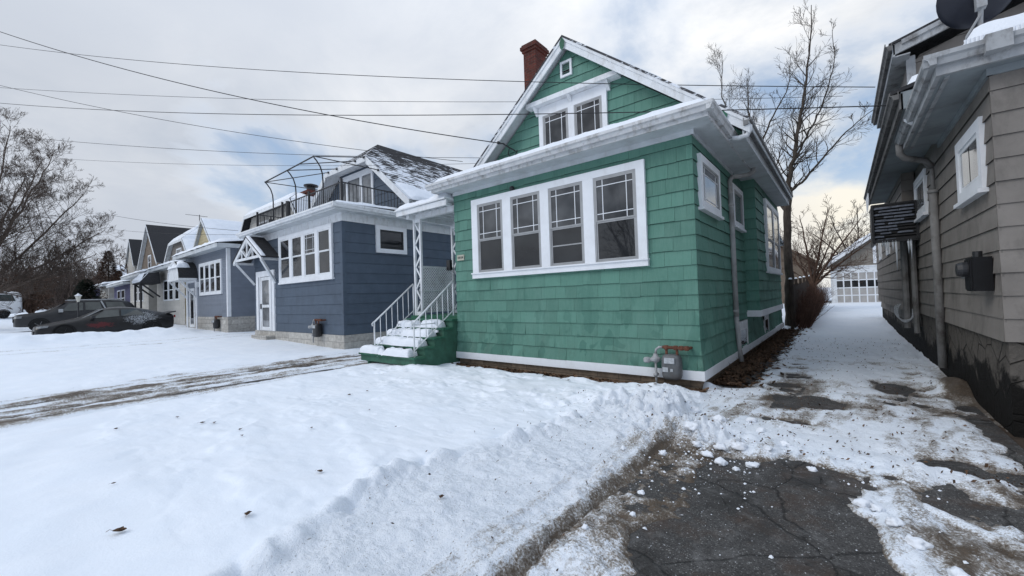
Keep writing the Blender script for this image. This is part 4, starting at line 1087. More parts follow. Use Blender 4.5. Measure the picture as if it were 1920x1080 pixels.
# ================================================================== THE ROW BEYOND
def porch_house(name, x0, x1, z, label, wall, ze=4.62, yf=7.06, yb=19, found=None, exp=.12, side=None):
    """body of a row bungalow: front porch block with siding, foundation, snow laden flat porch roof"""
    h = thing(name, ((x0+x1)/2, yf, z), label, 'house')
    f = Fr((0, yf, 0), (1, 0), (0, -1)); fs = Fr((x1, 0, 0), (0, 1), (1, 0))
    zb = z + (.85 if found else .1)
    mb = MB(); courses(mb, f, zb, ze-.1, exp, rect(x0, x1+.01), None, .012, jitter=.05); mb.build('front_siding', wall, h, fixn=False)
    mb = MB(); courses(mb, fs, zb, ze-.1, exp, rect(yf-.005, yb), None, .012, jitter=.05); mb.build('side_siding', side or wall, h, fixn=False)
    mb = MB(); mb.box(x0+.02, x1-.02, yf+.02, yb, z-.3, ze-.08); mb.build('inner_wall', wall, h)
    if found:
        mb = MB(); mb.box(x0-.02, x1+.03, yf-.03, yb, z-.3, zb-.004); mb.build('foundation', found, h)
    mb = MB(); mb.box(x0-.4, x1+.4, yf-.52, yb-4, ze-.1, ze-.06); mb.box(x0-.42, x1+.42, yf-.56, yf-.5, ze-.14, ze+.06); mb.box(x1+.38, x1+.43, yf-.5, yb-4, ze-.141, ze+.06); mb.build('soffit', M['soffit'], h)
    mb = MB(); slab(mb, (x0-.42,yf-.55,ze+.08),(x1+.42,yf-.55,ze+.08),(x1+.42,yf+2.6,ze+.55),(x0-.42,yf+2.6,ze+.55), .05); pr = mb.build('porch_roof', M['roof_dark'], h)
    mb = MB(); snow_quad(mb, (x0-.44,yf-.6,ze+.08),(x1+.44,yf-.6,ze+.08),(x1+.44,yf+2.6,ze+.56),(x0-.44,yf+2.6,ze+.56), .17, 60, 14, int(-x0), .16, .07); mb.build('porch_snow', M['snow'], pr, smooth=True, fixn=False)
    return h, f, fs
def simple_windows(h, f, us, z0, z1, fw=.1, glass=None, tag_=None):
    for a, b in us:
        mb = MB(); mb.fring(f, a, b, z0, z1, fw, -.01, .05); mb.fbox(f, a+fw, b-fw, .0, .035, (z0+z1)/2-.03, (z0+z1)/2+.03); w = mb.build('window', M['white_clean'], h)
        mb = MB(); mb.fbox(f, a+fw, b-fw, .022, .03, z0+fw, z1-fw); mb.build('pane', glass or M['glass'], w)
def gable_top(h, cx, half, y0, y1, ze, slope, wall, roof, over=.35, clip=0, snow=None, board=.2):
    """gable (or clipped gable) storey standing behind a porch roof"""
    zr = ze + half*slope
    f = Fr((0, y0+over, 0), (1, 0), (0, -1))
    zc = zr - clip
    mb = MB(); courses(mb, f, ze-1.0, zc-.05, .22, lambda z: (cx-(zr-max(z,ze))/slope+.25, cx+(zr-max(z,ze))/slope-.25), None, .012, jitter=.05); g_ = mb.build('gable_siding', wall, h, fixn=False)
    mb = MB(); mb.box(cx-half+.3, cx+half-.3, y0+over+.02, y1-.2, ze-1, ze+.02); mb.build('upper_wall', wall, h)
    mb = MB(); hc = clip/slope; yr = y0 + clip*1.2
    for s_ in (-1, 1): mb.face([(cx+s_*half,y0,ze),(cx+s_*hc,y0,zc),(cx,yr,zr),(cx,y1,zr),(cx+s_*half,y1,ze)])
    if clip: mb.face([(cx-hc,y0,zc),(cx+hc,y0,zc),(cx,yr,zr)])
    rf = mb.build('main_roof', roof, h, fixn=False)
    mb = MB()
    for s_ in (-1, 1): barge(mb, (cx+s_*half,y0-.03,ze-.01), (cx+s_*hc,y0-.03,zc-.01), board)
    if clip: barge(mb, (cx-hc,y0-.031,zc-.01), (cx+hc,y0-.031,zc-.01), board)
    mb.build('barge_board', M['white'], h)
    mb = MB()
    for s_ in (-1, 1): mb.face([(cx+s_*half,y0+.01,ze-.04),(cx+s_*hc,y0+.01,zc-.04),(cx+s_*hc,y0+over+.05,zc-.04),(cx+s_*half,y0+over+.05,ze-.04)])
    if clip: mb.face([(cx-hc,y0+.01,zc-.04),(cx+hc,y0+.01,zc-.04),(cx+hc,y0+over+.05,zc-.04),(cx-hc,y0+over+.05,zc-.04)])
    mb.build('rake_soffit', M['soffit'], h, fixn=False)
    if snow:
        mb = MB()
        for s_ in (-1, 1):
            a, b = (cx+s_*half, y0+.02, ze+.01), (cx+s_*half, y1, ze+.01); c, d = (cx, y1, zr+.01), (cx, max(yr, y0+.02), zr+.01)
            if clip:
                c2_, d2_ = (cx+s_*hc, y1, zc+.01), (cx+s_*hc, y0+.02, zc+.01)
                snow_quad(mb, a, b, c2_, d2_, snow, 30, 14, int(abs(cx))+s_, .10, .03); snow_quad(mb, d2_, c2_, c, d, snow, 30, 14, int(abs(cx))+s_+5, .06, .0)
            else: snow_quad(mb, a, b, c, d, snow, 30, 20, int(abs(cx))+s_, .15, .03)
        if clip:
            snow_quad(mb, (cx-hc,y0,zc+.01),(cx+hc,y0,zc+.01),(cx+.05,yr,zr+.01),(cx-.05,yr,zr+.01), snow, 14, 8, 9, .12, .02)
        mb.build('main_roof_snow', M['snow'], rf, smooth=True, fixn=False)
    return f, rf
# house three: pale blue vinyl with a white block base and an arched hood
h3, f3, s3 = porch_house('pale_blue_house', -31.4, -23.93, .18, 'pale blue vinyl clad house on white stone blocks with an arched hood over its door', M['ltblue'], 4.62, found=M['stone_white'], exp=.115)
mb = MB(); mb.box(-24.05, -23.9, 7.03, 7.18, 1.05, 4.5); mb.build('corner_board', M['white_clean'], h3)
mb = MB(); A_, B_ = -28.45, -24.7; mb.fring(f3, A_, B_, 2.22, 4.02, .12, -.01, .075)
wd = (B_-A_-.24-.45)/4
for k in range(1, 4): mb.fbox(f3, A_+.12+k*(wd+.15)-.15, A_+.12+k*(wd+.15), -.01, .073, 2.339, 3.901)
mb.build('window_casing', M['white_clean'], h3)
for k in range(4):
    a = A_+.12+k*(wd+.15); dh_window(h3, f3, a, a+wd, 2.34, 3.90, .5, (False, False), sash=M['white'], glass=M['glass'])
mb = MB(); mb.fring(f3, -31.1, -29.0, .3, 3.25, .22, -.01, .07, wb=.01); mb.build('door_surround', M['white_clean'], h3)
mb = MB(); mb.fring(f3, -30.5, -29.5, .4, 2.7, .16, .01, .05); d3 = mb.build('storm_door', M['white'], h3)
mb = MB(); mb.fbox(f3, -30.35, -29.65, .024, .034, .6, 2.55); mb.build('pane', M['glass'], d3)
mb = MB(); mb.fbox(f3, -28.95, -28.6, .02, .16, 2.72, 3.02); mb.build('mailbox', M['white'], h3)
# arched hood
mb = MB(); cx, cz, ro, yh = -30.1, 3.25, 1.22, 6.15
arc = [(cx+ro*math.cos(a), cz+ .82*ro*math.sin(a)) for a in np.linspace(0, math.pi, 17)]; arci = [(cx+(ro-.16)*math.cos(a), cz+.82*(ro-.16)*math.sin(a)) for a in np.linspace(0, math.pi, 17)]
for k in range(16):
    mb.hexa([(arc[k][0],yh,arc[k][1]),(arc[k+1][0],yh,arc[k+1][1]),(arci[k+1][0],yh,arci[k+1][1]),(arci[k][0],yh,arci[k][1])],[(arc[k][0],yh+.05,arc[k][1]),(arc[k+1][0],yh+.05,arc[k+1][1]),(arci[k+1][0],yh+.05,arci[k+1][1]),(arci[k][0],yh+.05,arci[k][1])])
mb.face([(p[0],yh+.03,p[1]) for p in arci]); mb.box(cx-ro,cx+ro,yh,7.0,cz-.12,cz)
for s_ in (-1,1): mb.beam((cx+s_*1.1,yh+.05,cz-.1),(cx+s_*1.0,7.02,cz-1.1),.09)
mb.build('door_hood', M['white'], h3)
mb = MB()
for k in range(16): mb.face([(arc[k][0],yh,arc[k][1]+.005),(arc[k+1][0],yh,arc[k+1][1]+.005),(arc[k+1][0],7.05,arc[k+1][1]+.005),(arc[k][0],7.05,arc[k][1]+.005)])
hr3 = mb.build('hood_roof', M['roof_dark'], h3, fixn=False)
mb = MB(); snow_quad(mb, (cx-ro*.8,yh-.05,cz+.6),(cx+ro*.8,yh-.05,cz+.6),(cx+ro*.8,6.75,cz+.62),(cx-ro*.8,6.75,cz+.62), .5, 30, 10, 31, .8, .03); mb.build('hood_snow', M['snow'], hr3, smooth=True, fixn=False)
fg3 = Fr((0, 10.6, 0), (1, 0), (0, -1)); gx = -27.7
mb = MB(); courses(mb, fg3, 4.6, 7.5, .2, lambda z: (gx-4.3+1.05*max(0,z-6.0)/1.5, gx+4.3-1.05*max(0,z-6.0)/1.5), None, .012, jitter=.05); mb.build('gable_siding', M['offwhite'], h3, fixn=False)
mb = MB(); mb.box(gx-3.4, gx+3.4, 10.65, 20, 4.6, 7.4); mb.build('upper_wall', M['ltblue'], h3)
mb = MB()
for s_ in (-1, 1):
    mb.face([(gx+s_*4.75,10.2,6.05),(gx+s_*3.5,10.2,7.6),(gx+s_*3.5,20,7.6),(gx+s_*4.75,20,6.05)]); mb.face([(gx+s_*3.5,10.2,7.6),(gx,12.2,8.9),(gx,20,8.9),(gx+s_*3.5,20,7.6)])
mb.face([(gx-3.5,10.2,7.6),(gx+3.5,10.2,7.6),(gx,12.2,8.9)]); r3 = mb.build('main_roof', M['roof_dark'], h3, fixn=False)
mb = MB()
for s_ in (-1, 1): barge(mb, (gx+s_*4.75,10.17,6.04),(gx+s_*3.5,10.17,7.59), .26)
barge(mb, (gx-3.5,10.169,7.59),(gx+3.5,10.169,7.59), .22); mb.build('barge_board', M['white'], h3)
mb = MB()
for s_ in (-1, 1):
    snow_quad(mb, (gx+s_*3.5,10.25,7.61),(gx+s_*3.5,20,7.61),(gx,20,8.91),(gx,12.2,8.91), .12, 30, 14, 61+s_, .12, .03); snow_quad(mb, (gx+s_*4.75,10.25,6.06),(gx+s_*4.75,20,6.06),(gx+s_*3.5,20,7.6),(gx+s_*3.5,10.25,7.6), .08, 30, 8, 64+s_, .12, .03)
snow_quad(mb, (gx-3.5,10.2,7.61),(gx+3.5,10.2,7.61),(gx+.05,12.2,8.91),(gx-.05,12.2,8.91), .12, 20, 10, 63, .12, .02); mb.build('main_roof_snow', M['snow'], r3, smooth=True, fixn=False)
simple_windows(h3, fg3, ((-29.8,-28.2),), 5.6, 7.0, .12)
gas_meter(f3, -25.2, .72, 'small dark gas meter before the white blocks of the pale blue house', 1.2, M['black_metal'])
# house four: off-white front, yellow flank, tall narrow cream gable
h4, f4, s4 = porch_house('cream_gabled_house', -40.6, -33.0, .42, 'cream house with a steep narrow gable and a porch canopy', M['offwhite'], 4.42, 7.35, exp=.2, side=M['cream'])
simple_windows(h4, f4, ((-38.4,-37.1),(-36.9,-35.7),(-35.3,-34.2)), 2.1, 3.6)
mb = MB(); mb.box(-40.2,-37.6,5.9,7.0,3.35,3.42); mb.hexa([(-40.2,5.9,3.42),(-37.6,5.9,3.42),(-37.6,7.0,3.42),(-40.2,7.0,3.42)],[(-39.9,6.2,4.05),(-37.9,6.2,4.05),(-37.9,7.0,4.2),(-39.9,7.0,4.2)]); cn = mb.build('porch_canopy', M['roof_dark'], h4)
mb = MB(); snow_quad(mb, (-40.2,5.88,3.44),(-37.6,5.88,3.44),(-37.9,6.4,4.1),(-39.9,6.4,4.1), .14, 20, 10, 41, .12, .04); mb.build('canopy_snow', M['snow'], cn, smooth=True, fixn=False)
mb = MB()
for X in (-39.9,-37.9):
    mb = MB(); mb.beam((X,6.0,3.36),(X,7.02,2.4),.1); mb.box(X-.05,X+.05,5.95,6.05,.4,3.35); mb.build('canopy_post', M['black_metal'], h4)
gf, _ = gable_top(h4, -37.0, 2.45, 9.26, 26, 5.9, .95, M['cream'], M['roof_dark'], over=.2, snow=.14)
simple_windows(h4, gf, ((-37.5,-37.05),(-36.95,-36.5)), 5.45, 6.3, .06)
# house five: taupe clipped gable
h5, f5, s5 = porch_house('taupe_gambrel_house', -48.6, -41.4, .62, 'taupe house with a clipped gable and a snow covered roof', M['offwhite'], 4.30, 7.0, exp=.2)
simple_windows(h5, f5, ((-46.8,-45.4),(-44.9,-43.2)), 2.2, 3.7)
gf, _ = gable_top(h5, -44.2, 4.1, 9.2, 18, 5.5, .9, M['taupe'], M['roof_dark'], over=.3, clip=1.9, snow=.14)
simple_windows(h5, gf, ((-45.0,-43.4),), 5.4, 6.7, .12)
# house six: tall black roof
h6, f6, s6 = porch_house('black_roofed_house', -58.5, -50.0, .9, 'tall brown house with a steep black roof and purple porch', M['purple'], 4.02, 7.2, exp=.2, side=M['brown_sid'])
simple_windows(h6, f6, ((-56.5,-54.8),(-54.2,-52.5)), 1.9, 3.5)
gf, _ = gable_top(h6, -54.2, 4.4, 9.0, 14.0, 5.9, .95, M['brown_sid'], M['roof_dark'], over=.3)
simple_windows(h6, gf, ((-54.9,-53.6),), 5.6, 7.0, .12)
# house seven: narrow white steep gable
h7, f7, s7 = porch_house('white_gabled_house', -66.5, -60.2, 1.35, 'white house with a narrow steep gable past the black roof', M['offwhite'], 4.25, 7.0, exp=.25)
gable_top(h7, -63.2, 2.6, 9.0, 15, 6.4, 1.25, M['offwhite'], M['roof_dark'], over=.15)
h8, f8, s8 = porch_house('purple_house', -76.0, -68.5, 1.6, 'small purple house with a snowy lean-to porch roof', M['purple'], 4.35, 7.2, exp=.25)
gable_top(h8, -72.0, 3.0, 9.0, 15, 5.2, .7, M['purple'], M['roof_dark'], over=.2, snow=.15)
# tan house far down the street
h9 = thing('tan_house', (-96, 17, .5), 'small tan gabled house far behind the bare trees', 'house')
mb = MB(); mb.box(-101,-91,16,24,.2,5.2); mb.hexa([(-101,16,5.2),(-91,16,5.2),(-91,24,5.2),(-101,24,5.2)],[(-96.1,16,8.4),(-95.9,16,8.4),(-95.9,24,8.4),(-96.1,24,8.4)]); mb.build('wall', M['cream'], h9)
mb = MB(); slab(mb,(-96,15.6,8.8),(-90.5,15.6,5.1),(-90.5,24,5.1),(-96,24,8.8),.2); slab(mb,(-96,15.6,8.8),(-101.5,15.6,5.1),(-101.5,24,5.1),(-96,24,8.8),.2); mb.build('roof', M['brown_sid'], h9)
fz = Fr((0,16,0),(1,0),(0,-1)); simple_windows(h9, fz, ((-98.5,-97),(-95,-93.5)), 3.2, 4.8)

# ================================================================== TAUPE HOUSE ON THE RIGHT
th = thing('taupe_house', (3.5, 6.55, 0), 'taupe lap sided house with deep grey eaves along the snowy drive', 'house')
TX, TY = 1.31, 6.55
f = Fr((0, TY, 0), (1, 0), (0, -1)); fs = Fr((TX, 0, 0), (0, 1), (-1, 0))
mb = MB(); courses(mb, f, .92, 3.80, .24, rect(TX-.012, 7.0), None, .02, jitter=.06); mb.build('front_siding', M['taupe'], th, fixn=False)
mb = MB(); courses(mb, fs, .92, 3.80, .24, rect(TY-.005, 12.55), None, .02, jitter=.06); courses(mb, fs, .62, 4.2, .24, rect(12.5, 24), None, .02, jitter=.06); mb.build('side_siding', M['taupe'], th, fixn=False)
mb = MB(); mb.box(TX+.03, 7, TY+.03, 23.9, .1, 4.25); mb.build('inner_wall', M['taupe'], th)
mb = MB(); mb.box(TX+.015, 7, TY+.012, 24, -.4, .915)
mb.build('foundation', M['parged'], th)
# bumped-out wall further back
fb = Fr((1.13, 0, 0), (0, 1), (-1, 0)); fb0 = Fr((0, 12.55, 0), (1, 0), (0, -1))
mb = MB(); courses(mb, fb, .95, 4.1, .24, rect(12.55, 22), None, .02, jitter=.06); courses(mb, fb0, .95, 4.1, .24, rect(1.11, 1.33), None, .02, jitter=.06); bo = mb.build('side_bump_out', M['taupe'], th, fixn=False)
mb = MB(); mb.box(1.16, 1.33, 12.58, 21.98, .93, 4.1); mb.build('bump_out_core', M['taupe'], bo)
for a, b in ((16.0,16.9),(19.0,19.9)):
    mb = MB(); mb.fring(fb, a, b, 2.45, 3.5, .1, 0, .05); w = mb.build('window', M['white_clean'], bo); mb = MB(); mb.fbox(fb, a+.1, b-.1, .02, .03, 2.55, 3.4); mb.build('pane', M['glass_pale'], w)
# windows
for a, b, z0, z1 in ((6.85,8.08,2.60,3.40),(10.72,12.1,2.88,3.69)):
    mb = MB(); mb.fring(fs, a, b, z0, z1, .13, -.01, .05); mb.fbox(fs, a-.02, b+.02, -.01, .09, z0-.05, z0-.001); w = mb.build('window', M['white_clean'], th)
    mb = MB(); mb.fring(fs, a+.13, b-.13, z0+.13, z1-.13, .05, 0, .035); mb.fbox(fs, (a+b)/2-.02, (a+b)/2+.02, .0, .03, z0+.14, z1-.14); mb.build('sash', M['white'], w)
    mb = MB(); mb.fbox(fs, a+.16, b-.16, .022, .03, z0+.16, z1-.16); mb.build('pane', M['glass_pale'], w)
# porch eave
ex, ey = .90, 6.34
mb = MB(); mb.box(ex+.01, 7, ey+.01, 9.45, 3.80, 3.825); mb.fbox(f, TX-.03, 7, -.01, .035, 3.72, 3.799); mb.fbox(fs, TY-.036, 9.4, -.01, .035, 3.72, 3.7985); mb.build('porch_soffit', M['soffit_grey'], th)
mb = MB(); mb.box(ex-.02, 7, ey-.02, ey+.02, 3.785, 3.965); mb.box(ex-.02, ex+.02, ey+.02, 9.47, 3.7855, 3.965)
mb.box(ex+.06, ex+.10, ey+.1, 9.45, 3.786, 3.80); mb.build('porch_fascia', M['fascia_grey'], th)
mb = MB(); fascia_gutter(mb, (ex-.12, ey-.022), (7, ey-.022), (0,-1), 4.0, .12, .10); fascia_gutter(mb, (ex-.022, ey-.12), (ex-.022, 9.5), (-1,0), 3.998, .12, .09)
mb.box(ex+.32, ex+.50, ey-.15, ey-.02, 3.86, 4.03); mb.build('porch_gutter', M['fascia_grey'], th)
mb = MB(); tz = 4.0
mb.face([(ex-.08,ey-.06,tz),(7,ey-.06,tz),(7,9.3,tz+1.0),(ex+2.6,9.3,tz+1.0)]); mb.face([(ex-.08,ey-.06,tz),(ex+2.6,9.3,tz+1.0),(ex+2.6,9.6,tz+1.0),(ex-.08,9.6,tz)]); pr = mb.build('porch_roof', M['roof_dark'], th, fixn=False)
mb = MB(); snow_quad(mb, (ex+.16,ey+.07,tz+.06),(7,ey+.0,tz+.07),(7,9.3,tz+1.0),(ex+2.2,9.2,tz+.95), .15, 120, 20, 51, .10, .05)
snow_quad(mb, (ex+.1,9.5,tz+.03),(ex+.13,ey+.25,tz+.06),(ex+2.2,9.0,tz+.9),(ex+2.2,9.5,tz+.9), .12, 40, 14, 53, .1, .05); mb.build('porch_snow', M['snow'], pr, smooth=True, fixn=False)
# crust of ice dripping over the gutter
mb = MB()
for k in range(26):
    x = ex + .2 + k*.03; mb.tube([(x,ey-.05,4.07),(x,ey-.06,4.0-R.uniform(0,.05))], [.014,.003], 5)
mb.build('ice_fringe', M['snow'], pr)
# main eave behind it
mx = .745
mb = MB(); mb.box(mx+.01, TX+.2, 7.9, 16.6, 4.02, 4.05); mb.box(mx, TX+3, 7.88, 7.92, 4.0, 4.24); mb.build('main_soffit', M['soffit_grey'], th)
mb = MB(); mb.box(mx-.02, mx+.02, 7.88, 16.6, 4.0, 4.22); fascia_gutter(mb, (mx-.022, 7.85), (mx-.022, 16.6), (-1,0), 4.25, .11, .10)
mb.build('main_gutter', plain('rotted_gutter_paint', (.16,.155,.15), .8, .3, 5, .4, 30, .2, dirt=(.03,.027,.025), dirt_amt=.9, dscale=6), th)
mb = MB(); slab(mb, (mx-.1,7.86,4.27),(mx-.1,16.6,4.27),(5,16.6,5.4),(5,7.86,5.4), .05); mr_ = mb.build('main_roof', M['roof_dark'], th)
mb = MB(); snow_quad(mb, (mx+.05,9.2,4.29),(mx+.05,7.9,4.29),(2.5,7.9,4.82),(2.5,9.2,4.82), .12, 20, 14, 55, .1, .05); mb.build('main_roof_snow', M['snow'], mr_, smooth=True, fixn=False)
mb = MB()
for k in range(30):
    y = 15.2 + R.uniform(0, 1.3); mb.tube([(mx-.07,y,4.15),(mx-.07,y,4.1-R.uniform(.08,.4))], [.015,.002], 5)
mb.build('icicle', M['snow'], mr_)
mb = MB(); mb.tube([(mx+.08,8.2,4.0),(mx+.08,8.2,3.93),(mx+.13,8.2,3.87),(mx+.3,8.25,3.86)], .036, 10); mb.build('gutter_elbow', M['white'], th, smooth=True)
# upper storey with low gable
ux = .80
fu = Fr((0, 9.4, 0), (1, 0), (0, -1)); fus = Fr((.98, 0, 0), (0, 1), (-1, 0))
mb = MB(); courses(mb, fu, 4.2, 6.4, .24, lambda z: (max(.97, .97+(z-5.25)/.30), 6), None, .02, jitter=.06); us = mb.build('upper_siding', M['taupe'], th, fixn=False)
mb = MB(); mb.box(1.0, 6, 9.43, 13.2, 4.2, 5.25); mb.build('upper_wall', M['taupe'], th)
mb = MB(); mb.box(.97,1.08,9.36,9.42,4.25,5.3); mb.build('corner_board', M['fascia_grey'], us)
ur = lambda x: 5.47 + .29*(x-ux)
mb = MB(); slab(mb, (ux-.05,9.08,ur(ux-.05)+.03),(5.5,9.08,ur(5.5)+.03),(5.5,13,ur(5.5)+.03),(ux-.05,13,ur(ux-.05)+.03), .04); mb.build('upper_roof', M['roof_dark'], th)
mb = MB(); barge(mb, (ux,9.1,ur(ux)-.015), (5.5,9.1,ur(5.5)-.015), .17, .04); barge(mb, (ux+.1,9.07,ur(ux+.1)-.012), (5.5,9.07,ur(5.5)-.012), .07, .03)
mb.box(ux-.01,ux+.02,9.1,13,5.26,5.45); mb.box(ux,1.0,9.12,12.98,5.25,5.27); mb.build('upper_barge_board', M['fascia_grey'], th)
mb = MB(); fascia_gutter(mb, (ux-.012,9.05),(ux-.012,13.02),(-1,0),5.48,.12,.09); mb.build('upper_gutter', bpy.data.materials['rotted_gutter_paint'], th)
# downspout and vertical pipes
mb = MB()
mb.tube([(.84,9.42,3.9),(.84,9.42,3.74),(.90,9.46,3.66),(1.16,9.64,3.60),(1.24,9.72,3.5)], .05, 10); mb.tube([(1.245,9.72,3.56),(1.245,9.72,3.04)], .03, 8)
mb.tube([(1.245,9.72,3.1),(1.245,9.72,.16)], .058, 10); mb.lathe((1.245,9.72,3.05),[(.058,0),(.075,.01),(.075,.05),(.058,.06)],12); mb.build('downspout', M['spout_grey'], th, smooth=True)
mb = MB(); mb.tube([(1.09,12.42,2.6),(1.09,12.42,.6)], .06, 8); mb.tube([(1.22,12.3,2.7),(1.22,12.3,.5)], .05, 8); mb.build('drain_pipe', M['spout_grey'], th)
mb = MB()
for k in range(3):
    a0 = [(1.05+.12*math.cos(t)*(1+.2*k), 12.35, .95+.02*k+.22*math.sin(t)) for t in np.linspace(2.2+.2*k, 6.6, 14)]; mb.tube(a0, .012, 5)
mb.build('hose_loop', M['dial'], th)
# side awning: slatted metal with snow in its slats
aw = thing('window_awning', (.95, 11.9, 2.5), 'dark slatted awning crusted with ice under the taupe house eave', 'awning')
ax0, ax1, ay0, ay1 = .60, 1.30, 11.95, 13.0
mb = MB()
for k in range(11):
    zt = 3.27 - .068*k; mb.hexa([(ax0,ay0-.025,zt-.062),(ax1,ay0-.025,zt-.062),(ax1,ay0+.03,zt-.066),(ax0,ay0+.03,zt-.066)],[(ax0,ay0+.012,zt),(ax1,ay0+.012,zt),(ax1,ay0+.05,zt),(ax0,ay0+.05,zt)])
    mb.box(ax0-.02, ax0+.01, ay0+.05, ay1, zt-.062, zt)
mb.build('slat', M['black_metal'], aw)
mb = MB(); mb.box(ax0+.01, ax1, ay0+.055, ay0+.08, 2.5, 3.27); mb.box(ax0-.03, ax0+.01, ay0-.04, ay1, 2.45, 2.51); mb.box(ax0+.01, ax1, ay0-.04, ay0+.05, 2.47, 2.535); mb.box(ax0-.03,ax1,ay0,ay1,3.275,3.31); mb.box(ax0-.045,ax0-.005,ay0-.06,ay0+.05,2.47,3.29); mb.box(ax1-.05,ax1,ay0-.06,ay0+.02,2.5,3.29); mb.build('awning_frame', M['black_metal'], aw)
mb = MB()
for k in range(11):
    zt = 3.245 - .068*k
    for j in range(4):
        a = ax0 - .02 + .42*R.random()**1.8; b = min(ax1-.06, a + R.uniform(.05,.42)*(1.1-.06*k))
        snow_quad(mb, (a,ay0-.034,zt-.05),(b,ay0-.034,zt-.05),(b,ay0+.0,zt-.012),(a,ay0+.0,zt-.012), R.uniform(.008,.022), 16, 4, k*5+j, .02, .012)
mb.build('awning_snow', plain('grey_rime', (.13,.145,.18), .6, .35, 12, .3, 40), aw, smooth=True, fixn=False)
mb = MB()
for x, l in ((.80,.28),(.88,.22),(.93,.65),(1.12,.3),(1.16,.42),(.72,.12),(.76,.18)): mb.tube([(x,ay0-.02,2.5),(x+.005,ay0-.02,2.5-l*.6),(x,ay0-.02,2.5-l)], [.022,.014,.003], 6)
mb.build('icicle', mat_glass('ice', (.45,.5,.56), .15, (.62,.66,.7)), aw, smooth=True)
# electric meter boxes
em = thing('electric_meter', (1.2, 7.0, 1.6), 'black electric meter box with a small grey box on the taupe siding', 'meter box')
mb = MB(); mb.fbox(fs, 6.78, 7.10, .02, .17, 1.45, 1.83); mb.fbox(fs, 6.80, 7.08, .17, .185, 1.47, 1.81); mb.build('box', M['meter_black'], em)
mb = MB(); c = fs.pt(6.94, .18, 1.70); mb.lathe((c[0],c[1],c[2]), [(.085,0),(.085,-.05),(.07,-.09)], 18, 'X'); mb.tube([fs.pt(6.94,.1,1.83), fs.pt(6.94,.1,1.9)], .04, 10); mb.build('meter_dial', M['black_metal'], em, smooth=False)
mb = MB(); mb.fbox(fs, 7.45, 7.80, .02, .10, 1.60, 1.77); mb.build('terminal_box', M['grey_metal'], em)
mb = MB(); mb.tube([fs.pt(7.1,.08,1.68), fs.pt(7.45,.06,1.70)], .03, 8); mb.tube([fs.pt(7.12,.06,1.50), fs.pt(7.4,.06,1.47), fs.pt(7.75,.06,1.46), fs.pt(7.8,.06,1.52)], .012, 6); mb.build('conduit', M['meter_black'], em)
# satellite dish on the porch roof
sd = thing('satellite_dish', (1.30, 6.95, 4.35), 'dark satellite dish on the snowy porch roof of the taupe house', 'satellite dish')
mb = MB(); cen = Vector((1.33, 7.0, 4.86)); ax = Vector((-.05, .92, .38)).normalized(); uu = Vector((1, .05, 0)).normalized(); vv = ax.cross(uu).normalized(); uu = vv.cross(ax)
rings = []
for k, r in enumerate(np.linspace(0.0, .31, 7)):
    rings.append([cen + ax*(-.10 + 1.05*r*r) + uu*(r*1.05*math.cos(a)) + vv*(r*1.15*math.sin(a)) for a in np.linspace(0, 2*math.pi, 32, endpoint=False)])
for off in (0, .012):
    b0 = len(mb.v)
    for rg in rings:
        for q in rg: mb.vert(q + ax*off)
    for k in range(6):
        for j in range(32):
            i0 = b0+k*32+j; i1 = b0+k*32+(j+1)%32; mb.faces_idx((i0, i1, i1+32, i0+32))
    if off == 0: bo0 = b0
e0 = bo0+6*32; e1 = b0+6*32
for j in range(32): mb.faces_idx((e0+j, e0+(j+1)%32, e1+(j+1)%32, e1+j))
mb.build('reflector', plain('dark_navy_dish', (.016,.018,.028), .4, .1, 5, 0, spec=.4), sd, smooth=True)
mb = MB(); mb.tube([cen-ax*.1, cen-ax*.17+Vector((0,0,-.05)), Vector((1.33,6.9,4.5)), Vector((1.33,6.95,4.12))], .022, 8); mb.box(1.29,1.37,6.8,6.9,4.60,4.76); mb.tube([(1.33,6.86,4.55),(1.22,6.9,4.35),(1.2,7.0,4.12)], .012, 6); mb.build('mast', M['galv'], sd)
mb = MB(); q0 = cen - vv*.33; mb.tube([q0, q0+ax*.30+vv*.12], .012, 6); mb.box(q0[0]-.03,q0[0]+.03,q0[1]+.30,q0[1]+.38,q0[2]+.2,q0[2]+.26); mb.build('feed_arm', M['galv'], sd)

# ================================================================== GARAGE at the end of the drive
ga = thing('detached_garage', (2.0, 35, .45), 'white framed garage with a grid paned door at the end of the drive', 'garage')
f = Fr((0, 35, 0), (1, 0), (0, -1)); gz_ = .46
mb = MB(); courses(mb, f, 2.85, 4.9, .14, lambda z: (2.0-(5.0-max(z,2.75))/.72*.97, 2.0+(5.0-max(z,2.75))/.72*.97), None, .012, jitter=.08); mb.build('gable_siding', plain('brown_grey_shingle', (.24,.215,.185), .8, .2, 4, .2, useattr=True), ga, fixn=False)
mb = MB(); mb.box(-.55, 4.6, 35.03, 41, .2, 2.86); mb.build('wall', M['taupe'], ga)
mb = MB(); mb.fbox(f, -.58, -.30, -.02, .05, gz_-.1, 2.75); mb.fbox(f, -.30, 4.6, -.02, .05, 2.47, 2.80); mb.fbox(f, -.5, 4.6, .0, .09, 2.80, 2.88); mb.fbox(f, 2.05, 2.35, -.02, .048, gz_-.1, 2.469); mb.build('door_trim', M['white'], ga)
